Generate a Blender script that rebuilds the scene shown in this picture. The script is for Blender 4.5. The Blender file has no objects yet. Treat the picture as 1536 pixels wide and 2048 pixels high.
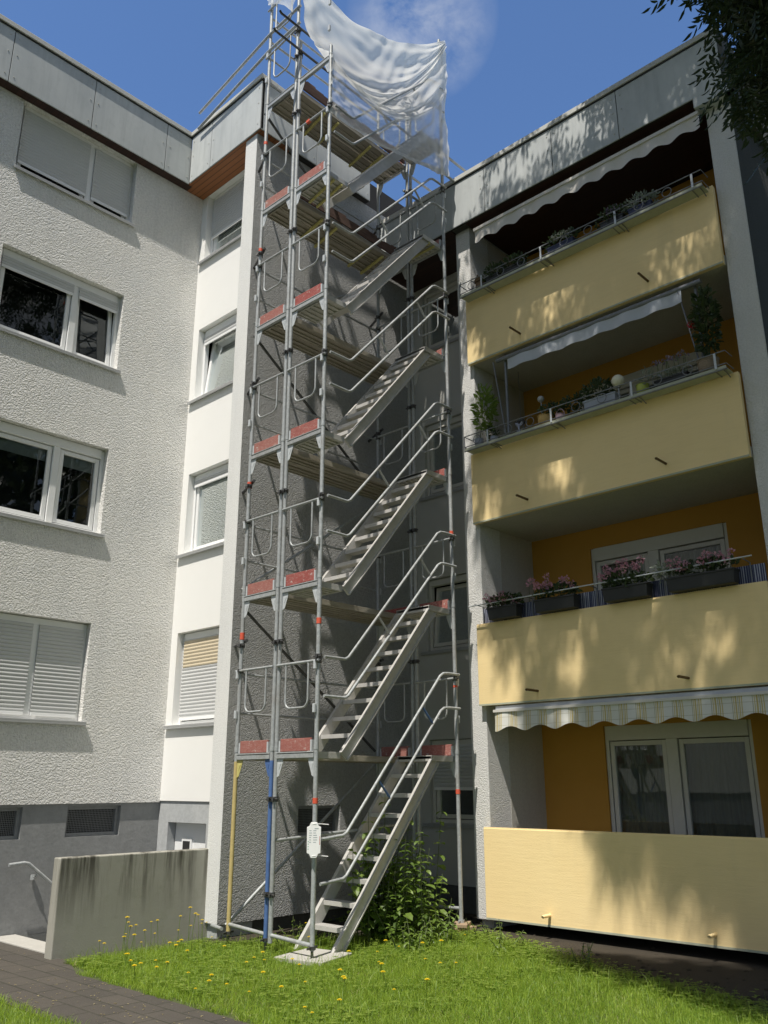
import bpy, bmesh, math, random
import numpy as np
from mathutils import Vector, Matrix
random.seed(7); RNG = np.random.default_rng(11)
scene = bpy.context.scene
C = scene.collection
PI = math.pi
# ------------------------------------------------------------------ measured planes (metres)
Y1, X1 = 11.60, 7.50          # rendered left wall (faces -Y), panel wall beside it (faces -X)
PX, Y2 = 7.10, 9.53           # end face of the grey wing, grey wall (faces -Y)
X3 = 10.95                    # window strip wall beside the balconies (faces -X)
FX = 10.05                    # fins of the balcony front
BX = 9.95                     # balcony parapets
BK = 11.42                    # back wall of the balconies
EYE = Vector((0, 0, 1.83))
# ------------------------------------------------------------------ materials
MATS = {}
class NT:
    def __init__(s, name):
        s.m = bpy.data.materials.new(name); s.m.use_nodes = True
        s.t = s.m.node_tree; s.b = s.t.nodes['Principled BSDF']; s.out = s.t.nodes['Material Output']
    def n(s, kind, **kw):
        x = s.t.nodes.new(kind)
        for k, v in kw.items():
            if k.startswith('i_'): x.inputs[k[2:].replace('_', ' ')].default_value = v
            else: setattr(x, k, v)
        return x
    def l(s, a, b): s.t.links.new(a, b)
    def coord(s, scale=(1, 1, 1)):
        tc = s.n('ShaderNodeTexCoord'); mp = s.n('ShaderNodeMapping'); mp.inputs['Scale'].default_value = scale
        s.l(tc.outputs['Object'], mp.inputs[0]); return mp.outputs[0]
    def noise(s, scale, detail=4, rough=.55, vec=None):
        x = s.n('ShaderNodeTexNoise'); x.inputs['Scale'].default_value = scale
        x.inputs['Detail'].default_value = detail; x.inputs['Roughness'].default_value = rough
        s.l(vec if vec is not None else s.coord(), x.inputs['Vector']); return x.outputs['Fac']
    def ramp(s, fac, stops):
        r = s.n('ShaderNodeValToRGB'); e = r.color_ramp.elements
        e[0].position = stops[0][0]; e[0].color = (*stops[0][1], 1)
        e[1].position = stops[1][0]; e[1].color = (*stops[1][1], 1)
        for p, c in stops[2:]:
            k = e.new(p); k.color = (*c, 1)
        s.l(fac, r.inputs[0]); return r.outputs[0]
    def mix(s, fac, a, b, mode='MIX'):
        x = s.n('ShaderNodeMix'); x.data_type = 'RGBA'; x.blend_type = mode
        for sock, v in ((x.inputs[0], fac), (x.inputs[6], a), (x.inputs[7], b)):
            if isinstance(v, (int, float)): sock.default_value = v
            elif isinstance(v, tuple): sock.default_value = (*v, 1)
            else: s.l(v, sock)
        return x.outputs[2]
    def math(s, op, a, b=None):
        x = s.n('ShaderNodeMath', operation=op)
        for i, v in enumerate((a, b)):
            if v is None: continue
            if isinstance(v, (int, float)): x.inputs[i].default_value = v
            else: s.l(v, x.inputs[i])
        return x.outputs[0]
    def col(s, c):
        if isinstance(c, tuple): s.b.inputs['Base Color'].default_value = (*c, 1)
        else: s.l(c, s.b.inputs['Base Color'])
    def rough(s, v):
        if isinstance(v, (int, float)): s.b.inputs['Roughness'].default_value = v
        else: s.l(v, s.b.inputs['Roughness'])
    def bump(s, h, strength=.5, dist=.01):
        x = s.n('ShaderNodeBump'); x.inputs['Strength'].default_value = strength; x.inputs['Distance'].default_value = dist
        s.l(h, x.inputs['Height']); s.l(x.outputs[0], s.b.inputs['Normal'])
def mk(name, f):
    t = NT(name); f(t); MATS[name] = t.m; return t.m
def c3(c, k): return tuple(min(1, v * k) for v in c)
def stucco(name, c, c2, grain=42, strength=.9, dist=.012, patch=.35, pit=.25):
    def f(t):
        v = t.coord()
        big = t.noise(.7, 5, .6, v)
        base = t.mix(t.ramp(big, [(.35, (0, 0, 0)), (.7, (1, 1, 1))]), c, c2)
        streak = t.noise(1.8, 5, .65, t.coord((2.6, 2.6, .22)))
        base = t.mix(t.math('MULTIPLY', t.ramp(streak, [(.5, (0, 0, 0)), (.8, (1, 1, 1))]), patch), base, c3(c, .72))
        g = t.n('ShaderNodeTexVoronoi'); g.inputs['Scale'].default_value = grain; g.feature = 'SMOOTH_F1'
        g.inputs['Smoothness'].default_value = .6
        nz = t.noise(grain * .55, 6, .7, v)
        warp = t.n('ShaderNodeVectorMath', operation='ADD'); t.l(v, warp.inputs[0])
        sc = t.n('ShaderNodeVectorMath', operation='SCALE'); sc.inputs['Scale'].default_value = .03
        w2 = t.n('ShaderNodeTexNoise'); w2.inputs['Scale'].default_value = grain * .4; t.l(v, w2.inputs['Vector'])
        t.l(w2.outputs['Color'], sc.inputs[0]); t.l(sc.outputs[0], warp.inputs[1]); t.l(warp.outputs[0], g.inputs['Vector'])
        h = t.math('ADD', t.math('MULTIPLY', g.outputs['Distance'], -.8), nz)
        h = t.math('ADD', h, t.math('MULTIPLY', t.noise(17, 3, .5, v), .35))
        base = t.mix(t.ramp(nz, [(.35, (pit,) * 3), (.6, (0, 0, 0))]), base, c3(c, .45))
        t.col(base); t.rough(.95); t.bump(h, strength, dist)
    mk(name, f)
stucco('white_roughcast', (.81, .81, .79), (.88, .865, .82), 48, 1.0, .022, .35, .30)
stucco('pale_render', (.74, .75, .74), (.78, .78, .76), 110, .6, .006, .2)
stucco('grey_render', (.41, .415, .41), (.47, .475, .47), 62, 1.0, .015, .25, .35)
stucco('shade_painted_side', (.045, .047, .036), (.065, .065, .05), 60, .8, .010)  # near-black colour stands in for the shade on the side wall
stucco('fin_roughcast', (.76, .76, .74), (.70, .70, .68), 85, .9, .011, .2)
stucco('base_paint', (.27, .28, .28), (.31, .315, .315), 24, .3, .005, .35)
stucco('pale_base_paint', (.42, .44, .45), (.47, .48, .48), 30, .25, .005)
stucco('balcony_render', (.50, .49, .44), (.55, .53, .48), 70, .35, .005)
stucco('dark_plinth', (.10, .105, .10), (.14, .14, .135), 30, .4, .006)
def _f(t):
    v = t.coord((1.2, 1.2, 1.2)); n = t.noise(1.2, 5, .6, v); w = t.noise(14, 3, .6, t.coord((1, .25, 3)))
    c = t.mix(n, (.88, .675, .335), (.93, .745, .40)); c = t.mix(t.math('MULTIPLY', t.ramp(w, [(.45, (0, 0, 0)), (.75, (1, 1, 1))]), .22), c, (.74, .57, .28))
    d = t.noise(.9, 5, .65, t.coord((1, 2.0, .5)))
    c = t.mix(t.math('MULTIPLY', t.ramp(d, [(.55, (0, 0, 0)), (.85, (1, 1, 1))]), .22), c, (.42, .38, .24))
    t.col(c); t.rough(.85); t.bump(t.math('ADD', w, t.noise(60, 3, .6, t.coord((1, .5, 1.6)))), .35, .004)
mk('yellow_panel', _f)
def _f(t):
    n = t.noise(2.5, 4); t.col(t.mix(n, (.46, .235, .035), (.53, .28, .05))); t.rough(.9); t.bump(t.noise(90, 2), .3, .003)
mk('ochre_render', _f)
def _f(t):
    n = t.noise(1.1, 6, .65, t.coord((1, 1, .35))); m = t.noise(5, 5, .7); s = t.noise(3, 5, .6, t.coord((3.5, 3.5, .25)))
    c = t.ramp(n, [(.3, (.40, .43, .44)), (.7, (.55, .575, .57))])
    c = t.mix(t.math('MULTIPLY', t.ramp(m, [(.5, (0, 0, 0)), (.85, (1, 1, 1))]), .5), c, (.33, .36, .36))
    c = t.mix(t.math('MULTIPLY', t.ramp(s, [(.5, (0, 0, 0)), (.8, (1, 1, 1))]), .45), c, (.27, .29, .29))
    t.col(c); t.rough(.7); t.bump(n, .1, .004)
mk('fibre_cement', _f)
def _f(t):
    n = t.noise(3, 6, .7); m = t.noise(25, 4, .7)
    c = t.mix(n, (.50, .50, .47), (.64, .64, .61)); c = t.mix(t.math('MULTIPLY', m, .35), c, (.3, .3, .27)); t.col(c); t.rough(.75); t.bump(m, .3, .004)
mk('coping_metal', _f)
def _f(t):
    n = t.noise(2.2, 6, .7, t.coord((1, 1, 1))); s = t.noise(2.4, 5, .65, t.coord((3.2, 3, .22)))
    tc = t.n('ShaderNodeTexCoord'); sp = t.n('ShaderNodeSeparateXYZ'); t.l(tc.outputs['Object'], sp.inputs[0])
    top = t.ramp(sp.outputs['Z'], [(.30, (0, 0, 0)), (1.0, (1, 1, 1))])
    c = t.mix(n, (.30, .295, .25), (.40, .39, .345))
    c = t.mix(t.math('MULTIPLY', t.ramp(s, [(.46, (0, 0, 0)), (.62, (1, 1, 1))]), top), c, (.075, .07, .055))
    c = t.mix(t.math('MULTIPLY', t.ramp(t.noise(6, 5, .7), [(.55, (0, 0, 0)), (.75, (1, 1, 1))]), .3), c, (.17, .19, .12))
    bd = t.noise(3, 3, .5, t.coord((.3, .3, 3)))
    t.col(c); t.rough(.92); t.bump(t.math('ADD', bd, t.noise(60, 4, .7)), .35, .004)
mk('stained_concrete', _f)
def plain(name, c, r=.5, var=.12, metal=0., sc=12, b=0.):
    def f(t):
        n = t.noise(sc, 5, .65); t.col(t.mix(n, c3(c, 1 - var), c3(c, 1 + var))); t.rough(r); t.b.inputs['Metallic'].default_value = metal
        if b: t.bump(t.noise(sc * 5, 4, .7), b, .003)
    return mk(name, f)
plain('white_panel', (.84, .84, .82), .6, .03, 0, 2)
plain('shade_painted_panel', (.50, .50, .47), .6, .05, 0, 2)  # darker copy of the white panels, shade of the strip put into the colour
plain('white_pvc', (.82, .83, .83), .35, .03)
plain('grey_pvc', (.62, .61, .56), .4, .06)
plain('shutter_slat', (.56, .57, .57), .45, .05)
plain('tan_slat', (.58, .50, .36), .5, .08)
plain('sill_metal', (.45, .46, .46), .45, .1, .4)
plain('dark_seam', (.03, .03, .03), .8)
plain('room_dark', (.018, .018, .018), .9)
plain('mesh_grille', (.26, .27, .27), .6)
plain('black_plastic', (.025, .027, .028), .55, .2)
plain('dark_iron', (.20, .21, .225), .5, .3, .2)
plain('rack_tray', (.42, .44, .34), .7, .2)
plain('coupler_steel', (.10, .10, .10), .45, .35, .6, 40)
plain('gusset_steel', (.52, .55, .57), .45, .15, .1, 30)
plain('yellow_tube', (.50, .40, .17), .6, .35, 0, 9)
plain('blue_tube', (.07, .14, .33), .55, .5, 0, 9)
plain('red_band', (.65, .10, .05), .6, .2)
plain('yellow_steel', (.52, .47, .17), .6, .25, 0, 15)
plain('tag_white', (.85, .86, .86), .4, .02)
plain('tag_print', (.30, .36, .38), .6, .2, 0, 300)
plain('tag_green', (.15, .42, .28), .6, .2)
plain('red_print', (.40, .07, .04), .6, .1)
plain('wood_block', (.33, .24, .16), .85, .3, 0, 20, .4)
plain('slab_concrete', (.42, .41, .38), .9, .12, 0, 8, .5)
plain('aluminium', (.54, .53, .505), .48, .25, .2, 9)
plain('awning_white', (.62, .60, .56), .8, .06)
plain('awning_grey', (.50, .53, .57), .7, .12, 0, 3)
plain('screen_blue', (.05, .06, .12), .8, .3)
plain('screen_white', (.35, .37, .45), .8, .2)
plain('stem', (.10, .13, .05), .8, .3)
plain('basket', (.28, .22, .16), .85, .35, 0, 60, .8)
plain('terracotta', (.52, .35, .13), .8, .15)
plain('pink_pot', (.55, .38, .42), .6, .1)
plain('lime_pot', (.40, .45, .08), .5, .1)
plain('grey_pot', (.35, .38, .44), .5, .1)
plain('globe', (.75, .72, .55), .3, .03)
plain('bronze', (.12, .075, .03), .5, .3, .4)
plain('bird_house_wood', (.20, .13, .07), .8, .3)
plain('soil', (.055, .042, .03), .95, .5, 0, 25, .8)
def _f(t):
    n = t.noise(22, 6, .7); m = t.noise(160, 3, .7); g = t.noise(3, 3, .5)
    c = t.ramp(n, [(.3, (.30, .325, .335)), (.7, (.52, .545, .55))])
    c = t.mix(t.math('MULTIPLY', t.ramp(m, [(.5, (0, 0, 0)), (.75, (1, 1, 1))]), .4), c, (.20, .21, .21))
    c = t.mix(t.math('MULTIPLY', t.ramp(g, [(.55, (0, 0, 0)), (.7, (1, 1, 1))]), .35), c, (.25, .22, .18))
    oi = t.n('ShaderNodeObjectInfo'); c = t.mix(t.math('MULTIPLY', oi.outputs['Random'], .45), c, t.mix(n, (.24, .25, .25), (.36, .37, .37)))
    c = t.mix(t.ramp(t.noise(19, 4, .75), [(.63, (0, 0, 0)), (.68, (.8,) * 3)]), c, (.62, .61, .57))
    c = t.mix(t.ramp(t.noise(7, 5, .8), [(.66, (0, 0, 0)), (.74, (.7,) * 3)]), c, (.22, .12, .06))
    t.col(c); t.b.inputs['Metallic'].default_value = .2; t.rough(t.math('ADD', t.math('MULTIPLY', n, .3), .32)); t.bump(m, .1, .001)
mk('galvanised', _f)
def _f(t):
    n = t.noise(3, 5, .7, t.coord((1, 6, 6))); m = t.noise(40, 4, .7)
    c = t.ramp(n, [(.3, (.33, .30, .24)), (.7, (.50, .47, .40))]); c = t.mix(t.math('MULTIPLY', m, .35), c, (.18, .15, .11))
    t.col(c); t.b.inputs['Metallic'].default_value = .25; t.rough(.55); t.bump(m, .2, .002)
mk('deck_metal', _f)
def _f(t):
    n = t.noise(5, 6, .75, t.coord((2, 1, 4))); m = t.noise(70, 4, .75, t.coord((1, .4, 1)))
    c = t.ramp(n, [(.3, (.24, .04, .035)), (.62, (.33, .075, .065)), (.85, (.42, .22, .19))])
    oi = t.n('ShaderNodeObjectInfo')
    c = t.mix(t.math('MULTIPLY', oi.outputs['Random'], .5), c, t.mix(n, (.26, .14, .11), (.40, .27, .22)))
    c = t.mix(t.math('MULTIPLY', t.ramp(m, [(.5, (0, 0, 0)), (.7, (1, 1, 1))]), .5), c, (.50, .36, .32))
    c = t.mix(t.ramp(t.noise(11, 4, .7), [(.62, (0, 0, 0)), (.66, (.7,) * 3)]), c, (.55, .52, .48)); t.col(c); t.rough(.85); t.bump(m, .3, .002)
mk('red_board', _f)
def _f(t):
    n = t.noise(6, 6, .75, t.coord((.5, 4, 4))); c = t.ramp(n, [(.3, (.055, .030, .024)), (.7, (.16, .10, .08))]); t.col(c); t.rough(.9); t.bump(n, .5, .01)
mk('brown_board', _f)
def wood(name, axis, a, b):
    def f(t):
        sc = [1.5, 1.5, 1.5]; sc[axis] = .25
        n = t.noise(9, 5, .6, t.coord(tuple(v * 3 for v in sc)))
        tc = t.n('ShaderNodeTexCoord'); sp = t.n('ShaderNodeSeparateXYZ'); t.l(tc.outputs['Object'], sp.inputs[0])
        q = t.math('MULTIPLY', sp.outputs['XYZ'[1 - axis]], 1 / .095)
        fr = t.math('FRACT', q); fl = t.math('FLOOR', q)
        wn = t.n('ShaderNodeTexWhiteNoise', noise_dimensions='1D'); t.l(fl, wn.inputs['W'])
        c = t.mix(n, a, b); c = t.mix(t.math('MULTIPLY', wn.outputs[0], .45), c, c3(a, .45))
        gap = t.math('LESS_THAN', fr, .09); c = t.mix(gap, c, (.01, .006, .004)); t.col(c); t.rough(.6)
    mk(name, f)
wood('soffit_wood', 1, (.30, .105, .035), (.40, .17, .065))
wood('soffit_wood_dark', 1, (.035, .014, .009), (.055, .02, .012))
def _f(t):
    tc = t.n('ShaderNodeTexCoord'); br = t.n('ShaderNodeTexBrick'); t.l(tc.outputs['Object'], br.inputs['Vector'])
    mp = t.n('ShaderNodeMapping'); mp.inputs['Rotation'].default_value = (0, 0, math.radians(90)); t.l(tc.outputs['Object'], mp.inputs[0]); t.l(mp.outputs[0], br.inputs['Vector'])
    br.inputs['Scale'].default_value = 1; br.inputs['Brick Width'].default_value = .40; br.inputs['Row Height'].default_value = .25
    br.inputs['Mortar Size'].default_value = .010; br.inputs['Bias'].default_value = 0; br.inputs['Mortar Smooth'].default_value = .3
    br.inputs['Color1'].default_value = (.055, .049, .043, 1); br.inputs['Color2'].default_value = (.078, .068, .058, 1); br.inputs['Mortar'].default_value = (.022, .024, .014, 1)
    n = t.noise(2.2, 6, .7); m = t.noise(30, 5, .75)
    c = t.mix(t.math('MULTIPLY', t.ramp(n, [(.4, (0, 0, 0)), (.7, (1, 1, 1))]), .5), br.outputs['Color'], (.10, .088, .072)); c = t.mix(t.math('MULTIPLY', m, .5), c, (.05, .045, .035))
    t.col(c); t.rough(.9); t.bump(t.math('ADD', t.math('MULTIPLY', br.outputs['Fac'], -1.2), m), .5, .006)
mk('paving', _f)
def _f(t):
    n = t.noise(1.3, 6, .7); m = t.noise(14, 5, .7); c = t.mix(n, (.05, .075, .02), (.085, .10, .035)); c = t.mix(t.math('MULTIPLY', t.ramp(m, [(.5, (0, 0, 0)), (.75, (1, 1, 1))]), .6), c, (.10, .08, .05)); t.col(c); t.rough(1); t.bump(m, .8, .03)
mk('turf_soil', _f)
def _f(t):
    n = t.noise(2.5, 6, .75); m = t.noise(35, 6, .8); c = t.mix(n, (.035, .028, .02), (.085, .068, .046)); c = t.mix(t.math('MULTIPLY', m, .5), c, (.035, .03, .02)); t.col(c); t.rough(1); t.bump(m, .9, .03)
mk('bare_soil', _f)
def leafmat(name, c, c2, trans=.35, rough=.45, hue_scale=3.):
    def f(t):
        g = t.n('ShaderNodeNewGeometry'); r = g.outputs['Random Per Island']
        n = t.noise(hue_scale, 3, .5); k = t.math('ADD', t.math('MULTIPLY', r, .6), t.math('MULTIPLY', n, .4))
        col = t.ramp(k, [(.2, c), (.8, c2)]); t.col(col); t.rough(rough)
        tr = t.n('ShaderNodeBsdfTranslucent'); t.l(t.mix(.5, col, c3(c2, 1.6)), tr.inputs[0])
        mx = t.n('ShaderNodeMixShader'); mx.inputs[0].default_value = trans
        t.l(t.b.outputs[0], mx.inputs[1]); t.l(tr.outputs[0], mx.inputs[2]); t.l(mx.outputs[0], t.out.inputs[0])
    mk(name, f)
leafmat('grass_blade', (.10, .21, .018), (.37, .49, .065), .5, .5, 1.6)
leafmat('straw', (.22, .18, .09), (.42, .36, .20), .3)
leafmat('ground_leaf', (.13, .23, .03), (.32, .41, .08), .5)
leafmat('bush_leaf', (.06, .11, .02), (.17, .27, .05), .45)
leafmat('bright_leaf', (.12, .20, .03), (.24, .34, .07), .45)
leafmat('tree_leaf', (.022, .04, .016), (.05, .075, .03), .3, .35)
leafmat('pot_leaf', (.03, .055, .02), (.075, .11, .04), .3)
leafmat('silver_leaf', (.20, .24, .18), (.34, .38, .30), .3)
leafmat('pink_petal', (.55, .24, .32), (.80, .48, .55), .35, .6)
leafmat('cream_petal', (.55, .55, .42), (.75, .74, .6), .35, .6)
leafmat('red_petal', (.35, .02, .03), (.55, .05, .06), .3, .6)
leafmat('mauve_petal', (.22, .18, .24), (.34, .28, .36), .3, .6)
leafmat('yellow_petal', (.85, .62, .01), (.9, .72, .03), .3, .6)
plain('bark', (.10, .08, .055), .95, .4, 0, 8, .9)
def _f(t):     # window glass: reflects by angle, lets the room show through
    t.t.nodes.remove(t.b)
    gl = t.n('ShaderNodeBsdfGlossy'); gl.inputs['Roughness'].default_value = .015; gl.inputs['Color'].default_value = (.8, .85, .85, 1)
    tr = t.n('ShaderNodeBsdfTransparent'); tr.inputs[0].default_value = (.62, .68, .66, 1)
    fr = t.n('ShaderNodeFresnel'); fr.inputs['IOR'].default_value = 1.55
    fb = t.math('ADD', t.math('MULTIPLY', fr.outputs[0], 1.0), .03)
    v = t.n('ShaderNodeBump'); v.inputs['Strength'].default_value = .08; v.inputs['Distance'].default_value = .02
    t.l(t.noise(1.3, 2), v.inputs['Height']); t.l(v.outputs[0], gl.inputs['Normal'])
    mx = t.n('ShaderNodeMixShader'); t.l(fb, mx.inputs[0]); t.l(tr.outputs[0], mx.inputs[1]); t.l(gl.outputs[0], mx.inputs[2]); t.l(mx.outputs[0], t.out.inputs[0])
mk('glass', _f)
def curtain(name, c, op):
    def f(t):
        t.col(c); t.rough(.9)
        tr = t.n('ShaderNodeBsdfTransparent'); w = t.noise(4, 4, .6, t.coord((8, 8, .3)))
        mx = t.n('ShaderNodeMixShader'); t.l(t.math('ADD', t.math('MULTIPLY', w, .5), op - .25), mx.inputs[0])
        t.l(tr.outputs[0], mx.inputs[1]); t.l(t.b.outputs[0], mx.inputs[2]); t.l(mx.outputs[0], t.out.inputs[0])
    mk(name, f)
curtain('lace', (.45, .44, .40), .55)
curtain('dark_curtain', (.16, .16, .15), .75)
def _f(t):      # white debris netting
    t.t.nodes.remove(t.b)
    df = t.n('ShaderNodeBsdfDiffuse'); df.inputs[0].default_value = (.93, .94, .93, 1)
    tl = t.n('ShaderNodeBsdfTranslucent'); tl.inputs[0].default_value = (.92, .93, .92, 1)
    a = t.n('ShaderNodeMixShader'); a.inputs[0].default_value = .6; t.l(df.outputs[0], a.inputs[1]); t.l(tl.outputs[0], a.inputs[2])
    tr = t.n('ShaderNodeBsdfTransparent'); lw = t.n('ShaderNodeLayerWeight'); lw.inputs[0].default_value = .35
    at = t.n('ShaderNodeAttribute', attribute_name='weave')
    k = t.math('ADD', at.outputs['Fac'], t.math('MULTIPLY', lw.outputs['Facing'], .22))
    k = t.math('ADD', k, t.math('MULTIPLY', t.math('SUBTRACT', t.noise(3, 5, .6), .5), .25))
    k = t.math('ADD', k, t.math('MULTIPLY', t.math('SUBTRACT', t.noise(45, 4, .7, t.coord((1, 1, 2.5))), .5), .35))
    k = t.math('MINIMUM', t.math('MAXIMUM', k, .05), .97)
    mx = t.n('ShaderNodeMixShader'); t.l(k, mx.inputs[0]); t.l(tr.outputs[0], mx.inputs[1]); t.l(a.outputs[0], mx.inputs[2]); t.l(mx.outputs[0], t.out.inputs[0])
mk('netting', _f)
def _f(t):      # striped awning cloth
    tc = t.n('ShaderNodeTexCoord'); sp = t.n('ShaderNodeSeparateXYZ'); t.l(tc.outputs['Object'], sp.inputs[0])
    fr = t.math('FRACT', t.math('MULTIPLY', sp.outputs['Y'], 1 / .235))
    r = t.n('ShaderNodeValToRGB'); r.color_ramp.interpolation = 'CONSTANT'; e = r.color_ramp.elements
    W = (.66, .66, .62, 1); Y = (.52, .42, .17, 1); G = (.36, .34, .24, 1)
    e[0].position = 0; e[0].color = W; e[1].position = .42; e[1].color = Y
    for p, c in ((.47, W), (.52, Y), (.58, W), (.62, G), (.65, W), (.70, Y), (.78, W), (.83, Y), (.87, W), (.92, G), (.95, W)):
        k = e.new(p); k.color = c
    t.l(fr, r.inputs[0]); hz = t.math('LESS_THAN', t.math('FRACT', t.math('MULTIPLY', sp.outputs['Z'], 1 / .11)), .07)
    t.col(t.mix(t.math('MULTIPLY', hz, .5), r.outputs[0], (.36, .34, .24))); t.rough(.85)
mk('awning_stripes', _f)
def _f(t):
    tc = t.n('ShaderNodeTexCoord'); sp = t.n('ShaderNodeSeparateXYZ'); t.l(tc.outputs['Object'], sp.inputs[0])
    q = t.math('MULTIPLY', sp.outputs['Y'], 1 / .0266); wn = t.n('ShaderNodeTexWhiteNoise', noise_dimensions='1D'); t.l(t.math('FLOOR', q), wn.inputs['W'])
    k = t.math('LESS_THAN', t.math('FRACT', q), t.math('MULTIPLY', wn.outputs[0], .6)); t.col(t.mix(k, (.045, .055, .12), (.40, .42, .50))); t.rough(.8)
mk('screen_stripes', _f)
def M(n): return MATS[n]
# ------------------------------------------------------------------ mesh helpers
ORG = {}
class MB:
    def __init__(s): s.v = []; s.f = []
    def add(s, vs, fs):
        o = len(s.v); s.v += [tuple(v) for v in vs]; s.f += [tuple(i + o for i in f) for f in fs]; return s
    def hexa(s, p): return s.add(p, [(0, 1, 2, 3), (7, 6, 5, 4), (0, 4, 5, 1), (1, 5, 6, 2), (2, 6, 7, 3), (3, 7, 4, 0)])
    def box(s, x0, x1, y0, y1, z0, z1):
        return s.hexa([(x0, y0, z0), (x1, y0, z0), (x1, y1, z0), (x0, y1, z0), (x0, y0, z1), (x1, y0, z1), (x1, y1, z1), (x0, y1, z1)])
    def tbox(s, T, u0, u1, n0, n1, z0, z1):
        return s.hexa([T(u0, n0, z0), T(u1, n0, z0), T(u1, n1, z0), T(u0, n1, z0), T(u0, n0, z1), T(u1, n0, z1), T(u1, n1, z1), T(u0, n1, z1)])
    def bar(s, a, b, w, h, up=(0, 0, 1)):
        a = Vector(a); b = Vector(b); d = (b - a).normalized(); up = Vector(up)
        sx = d.cross(up).normalized() * (w / 2); sz = sx.normalized().cross(d).normalized() * (h / 2)
        return s.hexa([a - sx - sz, a + sx - sz, b + sx - sz, b - sx - sz, a - sx + sz, a + sx + sz, b + sx + sz, b - sx + sz])
    def tube(s, pts, r, n=10, cap=True):
        pts = [Vector(p) for p in pts]; k = len(pts); o = len(s.v)
        rs = r if isinstance(r, (list, tuple)) else [r] * k
        prev = None
        for i, p in enumerate(pts):
            d = (pts[min(i + 1, k - 1)] - pts[max(i - 1, 0)]).normalized()
            if prev is None:
                a = d.orthogonal().normalized()
            else:
                a = (prev - d * prev.dot(d)); a = a.normalized() if a.length > 1e-6 else d.orthogonal().normalized()
            prev = a; b = d.cross(a)
            for j in range(n):
                t = 2 * PI * j / n; q = p + (a * math.cos(t) + b * math.sin(t)) * rs[i]; s.v.append(tuple(q))
        for i in range(k - 1):
            for j in range(n):
                j2 = (j + 1) % n; s.f.append((o + i * n + j, o + i * n + j2, o + (i + 1) * n + j2, o + (i + 1) * n + j))
        if cap:
            for base, rev in ((o, True), (o + (k - 1) * n, False)):
                q = len(s.v); s.v += s.v[base:base + n]; f = tuple(range(q, q + n)); s.f.append(f[::-1] if rev else f)
        return s
    def lathe(s, c, prof, n=14):
        o = len(s.v); k = len(prof)
        for r, z in prof:
            for j in range(n):
                t = 2 * PI * j / n; s.v.append((c[0] + r * math.cos(t), c[1] + r * math.sin(t), c[2] + z))
        for i in range(k - 1):
            for j in range(n):
                j2 = (j + 1) % n; s.f.append((o + i * n + j, o + i * n + j2, o + (i + 1) * n + j2, o + (i + 1) * n + j))
        s.f.append(tuple(o + j for j in range(n))[::-1]); s.f.append(tuple(o + (k - 1) * n + j for j in range(n))); return s
    def prism(s, poly, T, n0, n1):      # poly in (u,z), extruded along n
        k = len(poly); vs = [T(u, n0, z) for u, z in poly] + [T(u, n1, z) for u, z in poly]
        return s.add(vs, [tuple(range(k)), tuple(range(2 * k - 1, k - 1, -1))] + [(i, i + k, (i + 1) % k + k, (i + 1) % k) for i in range(k)])
    def leaf(s, p, d, nrm, L, W, fold=.25):   # pointed folded leaf
        p = Vector(p); d = Vector(d).normalized(); sd = d.cross(Vector(nrm)); sd = sd.normalized() if sd.length > 1e-5 else d.orthogonal().normalized()
        up = sd.cross(d)
        q = [p, p + d * L * .35 + sd * W * .5 + up * W * fold, p + d * L * .75 + sd * W * .36 + up * W * fold * .5, p + d * L - up * L * .12,
             p + d * L * .75 - sd * W * .36 + up * W * fold * .5, p + d * L * .35 - sd * W * .5 + up * W * fold, p + d * L * .5]
        return s.add(q, [(0, 1, 6), (1, 2, 6), (2, 3, 6), (3, 4, 6), (4, 5, 6), (5, 0, 6)])
    def build(s, name, mat, parent=None, smooth=False, bevel=0, norm=True, origin=None, at=(0, 0, 0)):
        org = Vector(ORG[parent.name]) if parent else (Vector(origin) if origin is not None else Vector(at))
        me = bpy.data.meshes.new(name); vs = [(v[0] - org.x, v[1] - org.y, v[2] - org.z) for v in s.v]
        me.from_pydata(vs, [], s.f)
        if norm:
            bm = bmesh.new(); bm.from_mesh(me); bmesh.ops.recalc_face_normals(bm, faces=bm.faces[:]); bm.to_mesh(me); bm.free()
        me.materials.append(M(mat) if isinstance(mat, str) else mat)
        if smooth:
            me.polygons.foreach_set('use_smooth', [len(q.vertices) == 4 for q in me.polygons])
        me.update()
        o = bpy.data.objects.new(name, me); C.objects.link(o)
        if parent: o.parent = parent; ORG[o.name] = tuple(org)
        else: o.location = org; ORG[o.name] = tuple(org)
        if smooth == 'auto':
            pass
        if bevel:
            b = o.modifiers.new('bevel', 'BEVEL'); b.width = bevel; b.segments = 2; b.limit_method = 'ANGLE'
        return o
def tag(o, label=None, cat=None, group=None, kind=None):
    if label: o['label'] = label
    if cat: o['category'] = cat
    if group: o['group'] = group
    if kind: o['kind'] = kind
    return o
def thing(name, loc, label, cat, group=None):
    o = bpy.data.objects.new(name, None); C.objects.link(o); o.location = loc; o.empty_display_size = .1; ORG[o.name] = tuple(loc)
    return tag(o, label, cat, group)
def copy_thing(src, loc, rz=0, sc=1, label=None):
    r = src.copy(); C.objects.link(r); r.location = loc; r.rotation_euler = (0, 0, rz); r.scale = (sc,) * 3; ORG[r.name] = tuple(loc)
    if label: r['label'] = label
    for ch in list(src.children):
        c = ch.copy(); C.objects.link(c); c.parent = r
    return r
def struct(o): o['kind'] = 'structure'; return o
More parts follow.
